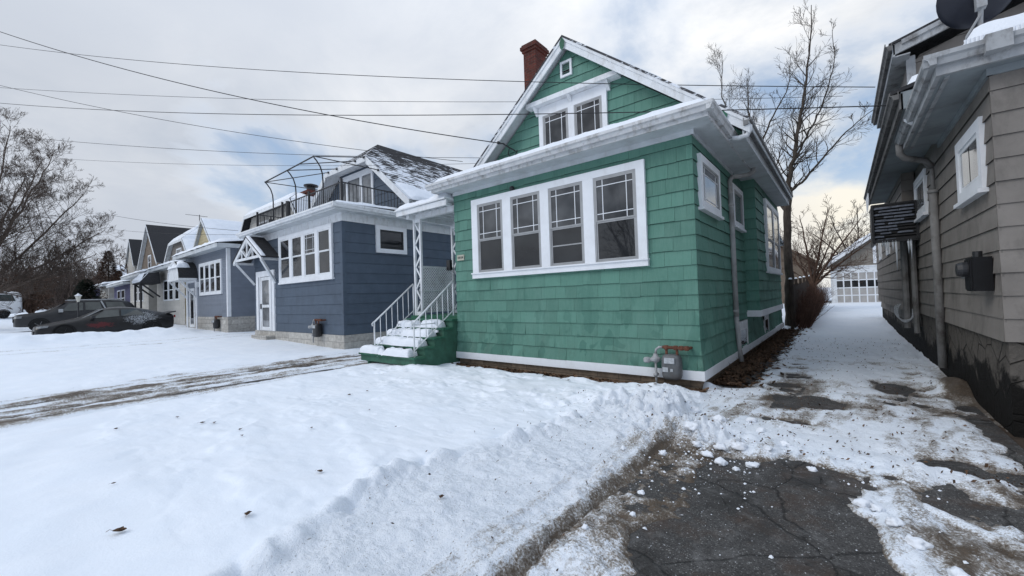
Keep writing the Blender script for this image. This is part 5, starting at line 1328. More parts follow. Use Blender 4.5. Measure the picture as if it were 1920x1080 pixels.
def garage_door(x0, x1):
    mb = MB(); mb.fbox(f, x0, x1, .0, .02, gz_, 2.46); d = mb.build('garage_door', plain('grey_door_panel', (.40,.385,.37), .7, .15, 3, .1), ga)
    mb = MB(); nx, nz = 6, 4; w = (x1-x0)/nx; h = (2.46-gz_)/nz
    for i in range(nx+1): mb.fbox(f, x0+i*w-.035, x0+i*w+.035, .02, .045, gz_, 2.46)
    for j in range(nz+1): mb.fbox(f, x0, x1, .02, .044, gz_+j*h-.035, gz_+j*h+.035)
    mb.build('door_rail', M['white_clean'], d)
    for i in range(nx):
        mb = MB(); mb.fbox(f, x0+i*w+.035, x0+(i+1)*w-.035, .02, .028, gz_+2*h+.035, gz_+3*h-.035); mb.build('pane', M['glass'], d)
garage_door(-.30, 2.03); garage_door(2.36, 4.6)
mb = MB()
for s_ in (-1, 1): slab(mb, (2.0,34.6,5.12),(2.0+s_*2.85,34.6,3.05),(2.0+s_*2.85,41,3.05),(2.0,41,5.12), .06)
gr_ = mb.build('roof', M['roof_dark'], ga)
mb = MB()
for s_ in (-1, 1): barge(mb, (2.0+s_*2.9,34.57,3.0),(2.0,34.57,5.09), .22)
mb.build('barge_board', M['white_clean'], ga)
mb = MB()
for s_ in (-1, 1): snow_quad(mb, (2.0+s_*2.85,34.58,3.06),(2.0+s_*2.85,41,3.06),(2.0,41,5.13),(2.0,34.58,5.13), .14, 20, 14, 81+s_, .12, .04)
mb.build('roof_snow', M['snow'], gr_, smooth=True, fixn=False)
mb = MB(); mb.fring(f, 1.62, 2.38, 2.98, 4.1, .2, .0, .05); gw_ = mb.build('gable_window', M['white_clean'], ga)
mb = MB(); mb.fbox(f, 1.82, 2.18, .02, .03, 3.18, 3.9); mb.build('pane', M['glass'], gw_)
mb = MB()
for z in (3.42, 3.66): mb.fbox(f, 1.82, 2.18, .03, .036, z-.015, z+.015)
mb.build('muntin', M['white'], gw_)
# brown-roofed house behind the hedge
sh = thing('brown_house', (-4.3, 37, .45), 'weathered brown house behind the hedge and bare trees', 'house')
mb = MB(); mb.box(-8.0,-1.6,34,42,.2,3.4); mb.hexa([(-8.0,34,3.4),(-1.6,34,3.4),(-1.6,42,3.4),(-8.0,42,3.4)],[(-4.9,34,5.4),(-4.7,34,5.4),(-4.7,42,5.4),(-4.9,42,5.4)]); mb.build('wall', M['brown_sid'], sh)
mb = MB(); slab(mb,(-4.8,33.6,5.7),(-1.2,33.6,3.3),(-1.2,42,3.3),(-4.8,42,5.7),.15); slab(mb,(-4.8,33.6,5.7),(-8.4,33.6,3.3),(-8.4,42,3.3),(-4.8,42,5.7),.15); mb.build('roof', M['brown_sid'], sh)

# ================================================================== VEHICLES
def car_mat(name, col, rough=.35):
    m, nt = new_mat(name); g = N(nt); P = g.coord()
    n = g.noise(P, 3, 5, .65); z = g.sep(P)[2]
    c = g.mix(g.math('MULTIPLY', g.mr(n, .4, .65), g.mr(z, .9, .1, .0, .5)), col, (.10,.097,.093) if col[0] < .1 else (.4,.39,.37))
    g.out(c, g.mr(n, .35, .65, rough, rough+.3), None, .0, .5)
    return m
def sedan_paint():
    """black wrap with a red smear on the door and a pale splashed graphic over the rear wheel"""
    m, nt = new_mat('black_wrap_with_splash'); g = N(nt); P = g.coord(); s = g.sep(P)
    def blob(y, z, ry, rz):
        a = g.math('DIVIDE', g.math('SUBTRACT', s[1], y), ry); b = g.math('DIVIDE', g.math('SUBTRACT', s[2], z), rz)
        return g.math('SUBTRACT', 1.0, g.math('SQRT', g.math('ADD', g.math('MULTIPLY', a, a), g.math('MULTIPLY', b, b))))
    n = g.noise(g.mapping(P, (1, 1.2, 2.5)), 4.5, 5, .7, 1.5); n2 = g.noise(g.mapping(P, (1,2,2)), 5, 4, .6, 2.0)
    ridged = g.math('ABSOLUTE', g.math('SUBTRACT', n2, .5))
    base = g.mix(g.mr(g.noise(P, 2.5, 5), .4, .7), (.006,.006,.007), (.014,.014,.015))
    red = g.mr(g.math('ADD', blob(-.35, .62, .70, .20), g.math('MULTIPLY', g.math('SUBTRACT', n, .5), 2.2)), .35, .5)
    c = g.mix(red, base, (.095,.010,.013))
    wm = g.math('MULTIPLY', g.mr(g.math('ADD', blob(1.15, .86, .80, .40), g.math('MULTIPLY', g.math('SUBTRACT', n, .5), 2.0)), .15, .5), g.mr(ridged, .06, .03))
    c = g.mix(wm, c, (.42,.44,.46))
    g.out(c, .32, None, 0, .4)
    return m
def make_car(name, loc, rz, L, stations, glass_side, wheel_l, wr, hw, paint, label, rims='grey_metal', extra=None):
    t = thing(name, loc, label, 'car')
    # stations: (l, zb, zs, zt, wm, ws, wt), l measured from the nose; built along +Y, centred
    mb = MB(); secs = []
    for (l, zb, zs, zt, wm, ws, wt) in stations:
        zm = zb + (zs-zb)*.55
        half = [(wm*.90, zb), (wm*.985, zb+.10), (wm, zm), (ws, zs), ((ws*.25+wt*.75), zs+(zt-zs)*.80), (wt*.86, zt), (wt*.45, zt+.025)]
        secs.append([(x, l-L/2, z) for x, z in half] + [(0, l-L/2, zt+.03)] + [(-x, l-L/2, z) for x, z in half[::-1]])
    n = len(secs[0])
    for sc in secs:
        for p in sc: mb.vert(Vector(loc) + Vector(p))
    for k in range(len(secs)-1):
        for j in range(n-1):
            a = k*n + j; mb.faces_idx((a, a+1, a+n+1, a+n))
    mb.faces_idx(list(range(n))); mb.faces_idx([(len(secs)-1)*n + j for j in range(n)][::-1])
    body = mb.build('body', paint, t, smooth=True)
    md = body.modifiers.new('soft', 'SUBSURF'); md.levels = 2; md.render_levels = 2
    # side glass lies on the cabin flank
    def at(l):
        for a, b in zip(stations[:-1], stations[1:]):
            if a[0] <= l <= b[0]:
                f = (l-a[0])/(b[0]-a[0]); return [a[i]+(b[i]-a[i])*f for i in range(7)]
    for s_ in (-1, 1):
        for (pts) in glass_side:
            mb = MB()
            for layer in (.016,):
                row = []
                for (l, tt) in pts:
                    q = at(l); zs, zt, ws, wt = q[2], q[3], q[5], q[6]
                    x = ws + (wt-ws)*.75*min(1, tt/.8) if tt <= .8 else ws*.25+wt*.75
                    row.append(Vector(loc) + Vector((s_*(x+layer), l-L/2, zs + (zt-zs)*tt)))
                mb.face(row)
            mb.build('side_window', M['car_glass'], t, fixn=False)
    # windscreen and rear screen
    # wheels
    for l in wheel_l:
        for s_ in (-1, 1):
            c = (loc[0]+s_*(hw-.10), loc[1]+l-L/2, loc[2]+wr)
            mb = MB(); w = .20
            mb.lathe((c[0]-w/2, c[1], c[2]), [(wr*.66,0),(wr*.94,.005),(wr,.04),(wr,w-.04),(wr*.94,w-.005),(wr*.66,w)], 24, 'X'); ty = mb.build('wheel', M['rubber'], t, smooth=True)
            mb = MB(); mb.lathe((c[0]-w/2+.02, c[1], c[2]), [(wr*.66,0),(wr*.66,w-.04)], 20, 'X')
            for k in range(5):
                a = 2*math.pi*k/5; xx = c[0]+s_*(w/2-.008)
                mb.beam((xx, c[1], c[2]), (xx, c[1]+wr*.62*math.cos(a), c[2]+wr*.62*math.sin(a)), .012, .07, (1,0,0))
            mb.build('rim', M[rims], ty)
            # dark arch lip
            mb = MB(); R0 = wr*1.16
            for k in range(12):
                a0, a1 = math.pi*k/12, math.pi*(k+1)/12
                x0 = loc[0] + s_*(hw-.09); x1 = loc[0] + s_*(hw+.012)
                mb.hexa([(x0,c[1]+wr*1.0*math.cos(a0),c[2]+wr*math.sin(a0)),(x1,c[1]+wr*1.0*math.cos(a0),c[2]+wr*math.sin(a0)),(x1,c[1]+R0*math.cos(a0),c[2]+R0*math.sin(a0)),(x0,c[1]+R0*math.cos(a0),c[2]+R0*math.sin(a0))],
                        [(x0,c[1]+wr*1.0*math.cos(a1),c[2]+wr*math.sin(a1)),(x1,c[1]+wr*1.0*math.cos(a1),c[2]+wr*math.sin(a1)),(x1,c[1]+R0*math.cos(a1),c[2]+R0*math.sin(a1)),(x0,c[1]+R0*math.cos(a1),c[2]+R0*math.sin(a1))])
            mb.build('wheel_arch', M['rubber'], t)
    if extra: extra(t, loc, at)
    return t
zc = float(gbase(np.float64(-28.5), np.float64(3))) - .03
def sedan_extra(t, loc, at):
    X, Y, Z = loc
    P = lambda x, l, z: (X+x, Y+l-2.45, Z+z)
    mb = MB(); mb.face([P(-.66,1.52,.97),P(.66,1.52,.97),P(.52,2.2,1.375),P(-.52,2.2,1.375)]); mb.build('windscreen', M['glass_grey'], t, fixn=False)
    for s_ in (-1,1):
        mb = MB(); mb.beam(P(s_*.70,1.45,.93), P(s_*.56,2.2,1.37), .05, .03); mb.build('windscreen_pillar', M['galv'], t)
    mb = MB(); mb.hexa([P(-.8,4.55,1.02),P(.8,4.55,1.02),P(.8,4.95,1.10),P(-.8,4.95,1.10)],[P(-.8,4.55,1.06),P(.8,4.55,1.06),P(.8,4.95,1.16),P(-.8,4.95,1.16)]); mb.build('spoiler', M['black_metal'], t)
    for s_ in (-1,1):
        mb = MB(); mb.hexa([P(s_*.95,1.75,.92),P(s_*1.10,1.77,.94),P(s_*1.10,1.90,.94),P(s_*.95,1.88,.92)],[P(s_*.95,1.75,1.04),P(s_*1.10,1.77,1.06),P(s_*1.10,1.90,1.06),P(s_*.95,1.88,1.04)]); mb.build('wing_mirror', M['black_metal'], t)
        mb = MB(); mb.hexa([P(s_*.62,.06,.56),P(s_*.86,.20,.58),P(s_*.88,.42,.60),P(s_*.62,.3,.62)],[P(s_*.62,.10,.66),P(s_*.86,.22,.67),P(s_*.88,.45,.69),P(s_*.62,.32,.70)]); mb.build('headlight', M['glass_pale'], t)
        mb = MB(); mb.box(X+s_*.83-.04,X+s_*.83+.04,Y+2.40,Y+2.46,Z+.82,Z+.94); mb.build('tail_light', plain('tail_light_red', (.18,.012,.012), .3, .1, 3, 0), t)
    mb = MB(); mb.box(X-.6,X+.6,Y-2.46,Y-2.42,Z+.30,Z+.46); mb.build('grille', M['black_metal'], t)
make_car('parked_sedan', (-28.45, 3.27, zc), 0, 4.9,
  [(0,.24,.50,.60,.72,.70,.55),(.12,.20,.56,.68,.86,.82,.62),(.5,.19,.66,.76,.92,.88,.66),(1.0,.19,.76,.87,.94,.90,.70),(1.45,.19,.86,.95,.94,.91,.68),(2.2,.19,.91,1.40,.94,.89,.56),(2.8,.19,.92,1.44,.94,.89,.55),(3.4,.19,.94,1.39,.95,.90,.53),(4.0,.20,.96,1.23,.95,.91,.55),(4.5,.24,.96,1.07,.93,.88,.62),(4.82,.30,.92,1.02,.86,.82,.62),(4.9,.40,.86,.94,.78,.74,.55)],
  [[(1.80,.16),(2.25,.78),(2.75,.78),(2.75,.14)],[(2.82,.14),(2.82,.78),(3.4,.78),(3.72,.20)]], (.92, 3.95), .34, .95, sedan_paint(),
  'black sedan with a red smear and pale splash graphic on its side', 'black_metal', sedan_extra)
zc2 = float(gbase(np.float64(-37), np.float64(3))) - .03
def suv_extra(t, loc, at):
    X, Y, Z = loc; P = lambda x, l, z: (X+x, Y+l-2.6, Z+z)
    for s_ in (-1,1):
        mb = MB(); mb.beam(P(s_*.70,2.1,1.86), P(s_*.70,4.6,1.88), .04, .05); mb.build('roof_rail', M['galv'], t)
    for s_ in (-1,1):
        mb = MB(); mb.beam(P(s_*.95,3.78,1.18), P(s_*.80,3.55,1.78), .03, .07); mb.build('pillar_trim', M['galv'], t)
    mb = MB(); mb.face([P(-.78,1.45,1.17),P(.78,1.45,1.17),P(.66,2.0,1.74),P(-.66,2.0,1.74)]); mb.build('windscreen', M['glass_grey'], t, fixn=False)
    for s_ in (-1,1):
        mb = MB(); mb.hexa([P(s_*1.0,1.72,1.12),P(s_*1.2,1.75,1.14),P(s_*1.2,1.90,1.14),P(s_*1.0,1.88,1.12)],[P(s_*1.0,1.72,1.3),P(s_*1.2,1.75,1.32),P(s_*1.2,1.90,1.32),P(s_*1.0,1.88,1.3)]); mb.build('wing_mirror', M['galv'], t)
        mb = MB(); mb.hexa([P(s_*.6,.0,.82),P(s_*.9,.10,.84),P(s_*.93,.3,.85),P(s_*.6,.2,.85)],[P(s_*.6,.03,.98),P(s_*.9,.12,.98),P(s_*.93,.32,.98),P(s_*.6,.22,.99)]); mb.build('headlight', M['glass_pale'], t)
    mb = MB(); mb.box(X-.58,X+.58,Y-2.62,Y-2.55,Z+.62,Z+.96); mb.build('grille', M['black_metal'], t)
make_car('parked_suv', (-37.5, 2.95, zc2), 0, 5.2,
  [(0,.38,.80,.98,.84,.80,.6),(.15,.34,.90,1.04,.95,.90,.7),(.6,.33,.98,1.10,1.0,.95,.75),(1.4,.33,1.08,1.17,1.0,.96,.74),(2.0,.33,1.13,1.78,1.0,.95,.70),(2.8,.33,1.14,1.86,1.0,.95,.70),(3.8,.33,1.15,1.86,1.0,.95,.70),(4.6,.34,1.15,1.82,1.0,.95,.70),(5.05,.38,1.12,1.62,.97,.92,.70),(5.2,.48,1.05,1.35,.90,.86,.70)],
  [[(1.85,.12),(2.15,.78),(2.75,.78),(2.75,.10)],[(2.85,.10),(2.85,.78),(3.5,.78),(3.6,.10)],[(3.85,.10),(3.75,.78),(4.55,.78),(4.75,.12)]], (.98, 4.1), .39, 1.0, car_mat('black_suv_paint', (.014,.014,.016)),
  'black suv with a silver roof rail parked behind the sedan', 'galv', suv_extra)
# white van far left
vz = float(gbase(np.float64(-58), np.float64(0)))
def van_extra(t, loc, at):
    X, Y, Z = loc; P = lambda x, l, z: (X+x, Y+l-2.8, Z+z)
    mb = MB(); mb.box(X+1.0,X+1.02,Y-1.9,Y+1.0,Z+1.95,Z+2.12); mb.build('red_stripe', plain('red_van_stripe', (.35,.03,.03), .5, .1, 3, 0), t)
    mb = MB(); mb.box(X-.8,X+.8,Y+2.78,Y+2.83,Z+.5,Z+.75); mb.build('bumper', M['grey_metal'], t)
make_car('white_van', (-58, -1.7, vz), 0, 5.6,
  [(0,.4,1.0,1.1,.9,.85,.7),(.4,.35,1.2,1.3,1.0,.95,.8),(1.1,.35,1.35,1.45,1.0,.97,.85),(1.6,.35,1.4,2.25,1.0,.97,.88),(2.4,.35,1.42,2.4,1.0,.98,.9),(4.2,.35,1.42,2.4,1.0,.98,.9),(5.4,.4,1.4,2.35,1.0,.97,.9),(5.6,.5,1.3,2.1,.95,.92,.85)],
  [[(1.7,.1),(2.0,.7),(2.7,.7),(2.7,.1)],[(4.3,.1),(4.2,.7),(5.0,.7),(5.2,.1)]], (1.1, 4.5), .37, 1.0, car_mat('white_van_paint', (.72,.73,.74)),
  'white van at the far end of the row beyond the parked cars', 'grey_metal', van_extra)

# ================================================================== STREET LAMP, FENCE, WIRES
lp = thing('garden_lamp', (-31.5, 2.49, .35), 'black garden lamp post with a pale lantern between the sedan and the suv', 'lamp post')
mb = MB(); mb.tube([(-31.5,2.49,.2),(-31.5,2.49,2.06)], .035, 8); mb.lathe((-31.5,2.49,2.0), [(.05,0),(.07,.02),(.05,.05)], 10); mb.build('post', M['black_metal'], lp)
mb = MB(); mb.lathe((-31.5,2.49,2.06), [(.05,0),(.13,.30),(.13,.31)], 6); mb.build('lantern', plain('frosted_lantern', (.62,.60,.52), .4, .1, 5, 0), lp)
mb = MB(); mb.lathe((-31.5,2.49,2.372), [(.17,0),(.15,.03),(.05,.10),(.02,.15)], 6); mb.build('lantern_cap', M['white'], lp)
fe = thing('wooden_fence', (-1.45, 19, .1), 'dark weathered board fence running back behind the green house', 'fence')
mb = MB(); Rf = random.Random(5)
y = 18.6
while y < 30:
    h = 1.62 + Rf.uniform(-.05,.05); mb.box(-1.44-.012+Rf.uniform(-.006,.006), -1.44+.012, y, y+.12, .05, float(gbase(np.float64(-1.4),np.float64(y)))+h); y += .15
mb.build('board', M['wood_dark'], fe)
for y in np.arange(18.5, 31, 2.4):
    mb = MB(); zz = float(gbase(np.float64(-1.4),np.float64(y))); mb.box(-1.55,-1.45,y-.05,y+.05,0,zz+1.85); mb.build('post', M['wood_dark'], fe)
    mb = MB(); snow_quad(mb, (-1.56,y-.06,zz+1.852),(-1.44,y-.06,zz+1.852),(-1.44,y+.06,zz+1.852),(-1.56,y+.06,zz+1.852), .06, 6, 6, int(y), .05, .01); mb.build('post_snow', M['snow'], fe, smooth=True, fixn=False)
mb = MB(); mb.box(-1.48,-1.455,18.5,30,.6,.68); mb.box(-1.48,-1.455,18.5,30,1.45,1.53); mb.build('rail', M['wood_dark'], fe)

def wire(a, b, sag, r, label, group='overhead cables'):
    a = Vector(a); b = Vector(b)
    pts = []
    for k in range(41):
        t = k/40; p = a.lerp(b, t); p.z -= sag*4*t*(1-t); pts.append(p - a)
    mb = MB(); mb.tube(pts, r, 5, cap=False)
    o = mb.build('overhead_cable', M['wire'], None, smooth=True); o.location = a
    return tag(o, label, 'cable', group)
WIRES_HERE = True

# ================================================================== TREES
class Tree:
    def __init__(s, seed): s.r = random.Random(seed); s.t = MB(); s.c = MB()
    def limb(s, pts, r0, r1, n=7, trunk=True):
        pts = [Vector(p) for p in pts]
        # smooth the polyline and add slight wander
        q = []
        for k in range(len(pts)-1):
            a = pts[max(k-1,0)]; b = pts[k]; c = pts[k+1]; d = pts[min(k+2,len(pts)-1)]
            m = 5
            for j in range(m):
                t = j/m
                q.append(.5*((2*b) + (c-a)*t + (2*a-5*b+4*c-d)*t*t + (-a+3*b-3*c+d)*t**3))
        q.append(pts[-1])
        L = sum((q[i+1]-q[i]).length for i in range(len(q)-1))
        w = L*.006
        q = [p + Vector((s.r.uniform(-w,w), s.r.uniform(-w,w), s.r.uniform(-w,w)))*(0 if i in (0,) else 1) for i, p in enumerate(q)]
        rad = [r0 + (r1-r0)*(i/(len(q)-1))**.9 for i in range(len(q))]
        (s.t if trunk else s.c).tube(q, rad, n, cap=False)
        return q, rad
    def grow(s, p, d, L, r, lev, maxlev, up=.12, spread=.8, kids=(4,7), ratio=(.45,.7), wander=.22, start=.25, rmin=.004):
        n = 5 if lev < maxlev else 3
        pts = [p]; rads = [r]; dirs = [d]
        cur = p; dd = d.copy()
        for k in range(n):
            dd = (dd + Vector((s.r.gauss(0,wander), s.r.gauss(0,wander), s.r.gauss(0,wander)*.7 + up*.5))).normalized()
            cur = cur + dd*(L/n); pts.append(cur); rads.append(max(rmin, r*(1-.72*(k+1)/n))); dirs.append(dd)
        s.c.tube(pts, rads, 5 if r > .03 else (4 if r > .012 else 3), cap=False)
        if lev >= maxlev: return
        m = s.r.randint(*kids)
        for k in range(m):
            t = start + (1-start)*(k + s.r.random())/m
            i = min(n-1, int(t*n)); f = t*n - i
            bp = pts[i].lerp(pts[i+1], min(1, f)); bd = dirs[min(i+1, n)]
            ax = bd.orthogonal().normalized(); ax.rotate(Matrix.Rotation(s.r.uniform(0, 6.283), 3, bd))
            ang = s.r.uniform(.45, 1.0)*spread
            nd = (bd*math.cos(ang) + ax*math.sin(ang)); nd.z += up*.6; nd.normalize()
            s.grow(bp, nd, L*s.r.uniform(*ratio)*(1.1-.45*t), max(rmin, rads[i]*.62), lev+1, maxlev, up, spread, kids, ratio, wander, start, rmin)
    def along(s, q, rad, m, L, lev, maxlev, t0=.2, **kw):
        for k in range(m):
            t = t0 + (1-t0)*(k + s.r.random())/m
            i = min(len(q)-2, int(t*(len(q)-1))); bd = (q[i+1]-q[i]).normalized()
            ax = bd.orthogonal().normalized(); ax.rotate(Matrix.Rotation(s.r.uniform(0, 6.283), 3, bd))
            a = s.r.uniform(.5, 1.05)*kw.get('spread', .8)/.8
            nd = bd*math.cos(a) + ax*math.sin(a); nd.z += .15; nd.normalize()
            s.grow(q[i], nd, L*s.r.uniform(.6, 1.15)*(1.15-.6*t), max(.005, min(rad[i]*.42, kw.pop('rmax', .03) if False else .030)), lev, maxlev, **kw)
    def done(s, name, loc, label, bark, cat='tree', group=None):
        o = thing(name, loc, label, cat, group)
        s.t.build('trunk', bark, o, smooth=True, fixn=False); s.c.build('crown', bark, o, smooth=True, fixn=False)
        return o

# tall young bare tree behind the green house
T = Tree(21)
def at_px(u, v, Y):   # metres: u along the street, v height; small helper for limb tables
    return (u, Y, v)
base = (-1.66, 19.4, .05)
q, rd = T.limb([base, (-1.62,19.4,1.6), (-1.60,19.4,3.4), (-1.50,19.4,5.5)], .17, .125, 9)
ld, lr = T.limb([(-1.50,19.4,5.5), (-1.28,19.4,6.6), (-.98,19.3,8.2), (-.72,19.4,10.0), (-.45,19.4,12.3)], .105, .012)
l1, r1 = T.limb([(-1.56,19.4,4.9), (-1.95,19.6,6.3), (-2.45,19.9,7.8), (-2.80,20.0,9.2), (-2.82,20.1,10.6)], .08, .010)
l2, r2 = T.limb([(-1.6,19.4,4.6), (-2.5,20.4,6.6), (-3.4,21.0,8.6), (-4.0,21.1,10.6), (-3.95,21.2,12.4)], .07, .010)
l3, r3 = T.limb([(-1.50,19.4,5.3), (-1.05,19.2,5.6), (-.35,18.9,6.3), (.35,18.7,7.0), (1.05,18.5,7.5)], .06, .009)
l4, r4 = T.limb([(-1.30,19.4,6.4), (-.85,19.6,7.4), (-.40,19.8,8.4), (.05,19.9,9.8), (.12,20,11.4)], .05, .008)
l5, r5 = T.limb([(-2.4,19.9,7.7), (-1.9,19.7,8.6), (-1.35,19.6,9.6), (-1.2,19.5,10.8)], .04, .008)
for (qq, rr, m, L) in ((ld,lr,34,1.6),(l1,r1,28,1.5),(l2,r2,32,1.7),(l3,r3,18,1.1),(l4,r4,22,1.2),(l5,r5,18,1.0)):
    T.along(qq, rr, m, L, 1, 3, t0=.12, up=.10, spread=.85, kids=(4,5), ratio=(.42,.68), wander=.17, rmin=.0042)
T.done('bare_tree', base, 'tall bare tree with upright limbs behind the green house', M['bark'])
# low spreading tree further back
T = Tree(33); base = (-1.3, 27, .2)
T.limb([base, (-1.25,27,1.0), (-1.2,27,1.7)], .16, .13)
for (x, y, z, L) in ((-2.6,27.5,4.2,0),(-1.6,26.5,5.4,0),(-.4,26.8,5.6,0),(.9,27.2,5.0,0),(1.3,26.4,3.8,0),(-.2,28,4.4,0)):
    qq, rr = T.limb([(-1.2,27,1.6), ((-1.2*.6+x*.4),(27*.6+y*.4),1.6+(z-1.6)*.45), (x,y,z)], .085, .014)
    T.along(qq, rr, 15, 1.5, 1, 3, t0=.2, up=.10, spread=.85, kids=(4,5), ratio=(.45,.7), wander=.2, rmin=.006)
T.done('bare_tree', base, 'low spreading bare tree between the hedge and the garage', M['bark_warm'])
T = Tree(34); base = (1.2, 44, .5)
T.limb([base, (1.2,44,2.5)], .2, .16)
for (x, y, z) in ((-2.2,44.5,6.6),(-.6,44,7.6),(1.2,43.5,7.9),(3,44,7.2)):
    qq, rr = T.limb([(1.2,44,2.3), ((1.2+x)/2,44,4.8), (x,y,z)], .1, .02); T.along(qq, rr, 12, 1.9, 1, 3, t0=.2, up=.1, spread=.85, kids=(4,5), wander=.2, rmin=.009)
T.done('bare_tree', base, 'far bare tree rising behind the garage roof', M['bark'])
# great spreading tree at the left edge
T = Tree(45); base = (-43.5, -1.6, .5)
T.limb([base, (-43.5,-1.55,1.6), (-43.4,-1.5,2.9)], .48, .36, 10)
LB = [(-47.5,-5,11),(-44,-3.5,13.5),(-42.5,.4,14.0),(-41,2.2,12.2),(-42,3.8,10.2),(-43,4.8,7.6),(-41,4.2,5.6),(-45,1.8,12.6),(-39.5,1.0,10.5),(-43,2.6,4.6),(-41.5,-3.8,11),(-39.5,-1.5,8.5)]
for (x, y, z) in LB:
    h = 2.2 + T.r.uniform(0, .7)
    qq, rr = T.limb([(-43.45,-1.5,h), (-43.45+(x+43.45)*.35, -1.5+(y+1.5)*.38, h+(z-h)*.36), (-43.45+(x+43.45)*.72, -1.5+(y+1.5)*.75, h+(z-h)*.74), (x,y,z)], .105, .016)
    T.along(qq, rr, 24, 2.7, 1, 4, t0=.2, up=.12, spread=.9, kids=(4,6), ratio=(.48,.70), wander=.19, rmin=.0058)
T.done('bare_tree', base, 'great bare spreading tree at the left edge of the street', M['bark_grey'])
# smaller brown trees behind the cars
for k, (x, y, h, sd_, lab, mat_) in enumerate(((-66,9.5,8.0,51,'brown leafed tree beside the narrow white gable','bark_warm'),(-58,1.6,6.0,52,'thin bare tree behind the white van','bark_warm'),(-80,6.5,9,53,'bare tree in front of the tan house','bark'))):
    T = Tree(sd_); base = (x, y, .45)
    T.limb([base, (x,y,h*.25)], .18, .14)
    for j in range(9):
        a = 6.283*j/9 + T.r.uniform(-.3,.3); rr_ = h*T.r.uniform(.15,.42); zt = h*T.r.uniform(.6,1.0)
        qq, rr = T.limb([(x,y,h*.22), (x+rr_*.5*math.cos(a), y+rr_*.5*math.sin(a), h*.5), (x+rr_*math.cos(a), y+rr_*math.sin(a), zt)], .08, .02)
        T.along(qq, rr, 13, h*.2, 1, 3, t0=.15, up=.08, spread=.9, kids=(4,6), wander=.22, rmin=.016)
    T.done('bare_tree', base, lab, M[mat_])
# evergreens
def evergreen(loc, h, rad, seed, label, col):
    r = random.Random(seed); t = thing('evergreen_tree', loc, label, 'tree')
    mb = MB(); mb.tube([loc, (loc[0],loc[1],loc[2]+h*.9)], [.14,.03], 7); mb.build('trunk', M['bark'], t)
    mb = MB()
    for k in range(2600):
        f = r.random()**.8; zz = loc[2] + h*(.06+.94*f); a = r.uniform(0, 6.283)
        R_ = rad*(1-f)**.75*(.8+.25*math.sin(5*a+3*f*9)+.15*math.sin(11*a)); rr_ = R_*math.sqrt(r.uniform(.35,1))
        c = Vector((loc[0]+rr_*math.cos(a), loc[1]+rr_*math.sin(a), zz-.25*rr_))
        o = Vector((math.cos(a), math.sin(a), r.uniform(-.5,.3))).normalized(); w = o.cross(Vector((0,0,1))).normalized()
        l = r.uniform(.18,.42); ww = r.uniform(.04,.11)
        mb.face([c-w*ww, c+o*l*.5-w*ww*.6+Vector((0,0,.03)), c+o*l, c+w*ww], 0, r.uniform(.45,1.4))
    mb.build('crown', plain('needle_'+str(seed), col, .8, .3, 1.5, 0, useattr=True), t, fixn=False)
evergreen((-52,4.6,.45), 3.9, 1.9, 61, 'dark round evergreen beyond the parked suv', (.022,.03,.02))
evergreen((-62,7.2,.45), 7.6, 2.0, 62, 'rust brown conifer left of the narrow white gable', (.075,.042,.028))
evergreen((-70,9,.45), 6.0, 2.4, 63, 'dark conifer beside the small tan house', (.03,.03,.022))
# scrub mass at the far end of the street
def scrub(name, x0, x1, y0, y1, h, n, seed, col, label, cat, kind=None, tw=.02):
    r = random.Random(seed); mb = MB()
    org = Vector(((x0+x1)/2, (y0+y1)/2, .3))
    for k in range(n):
        x = r.uniform(x0,x1); y = r.uniform(y0,y1); z = float(gbase(np.float64(x),np.float64(y)))-.05
        hh = h*r.uniform(.45,1.05); d = Vector((r.gauss(0,.28), r.gauss(0,.28), 1)).normalized(); p = Vector((x,y,z)); pts = [p]; 
        for j in range(4):
            d = (d + Vector((r.gauss(0,.16),r.gauss(0,.16),.05))).normalized(); p = p + d*hh/4; pts.append(p)
        mb.cur = r.uniform(.6,1.4)
        mb.tube(pts, [tw*(1-.8*j/4) for j in range(5)], 3, cap=False)
        for j in range(4):
            b = pts[1+r.randint(0,3)]; e = b + Vector((r.gauss(0,.5),r.gauss(0,.5),r.uniform(.2,1)))*hh*.22; mb.tube([b, b.lerp(e,.5)+Vector((r.gauss(0,.02),r.gauss(0,.02),0)), e], [tw*.45,tw*.3,tw*.15], 3, cap=False)
    mb.cur = 1
    o = mb.build(name, plain(name+'_twig', col, .9, .3, 2, 0, useattr=True), None, org=org, fixn=False)
    tag(o, label, cat, None, kind); return o
scrub('far_woods', -125, -72, -8, 24, 7.0, 4200, 71, (.10,.075,.062), 'brown leafless woods closing off the far end of the street', 'woods', 'stuff', .05)
scrub('hedge', -1.36, -.98, 18.6, 31, 1.45, 1300, 72, (.095,.052,.038), 'brown leafless hedge along the fence beside the drive', 'hedge', None, .011)
scrub('weeds', -1.75, -1.35, 8, 17.5, .28, 160, 73, (.09,.06,.04), 'dry weeds along the foot of the green house wall', 'weeds', 'stuff', .006)

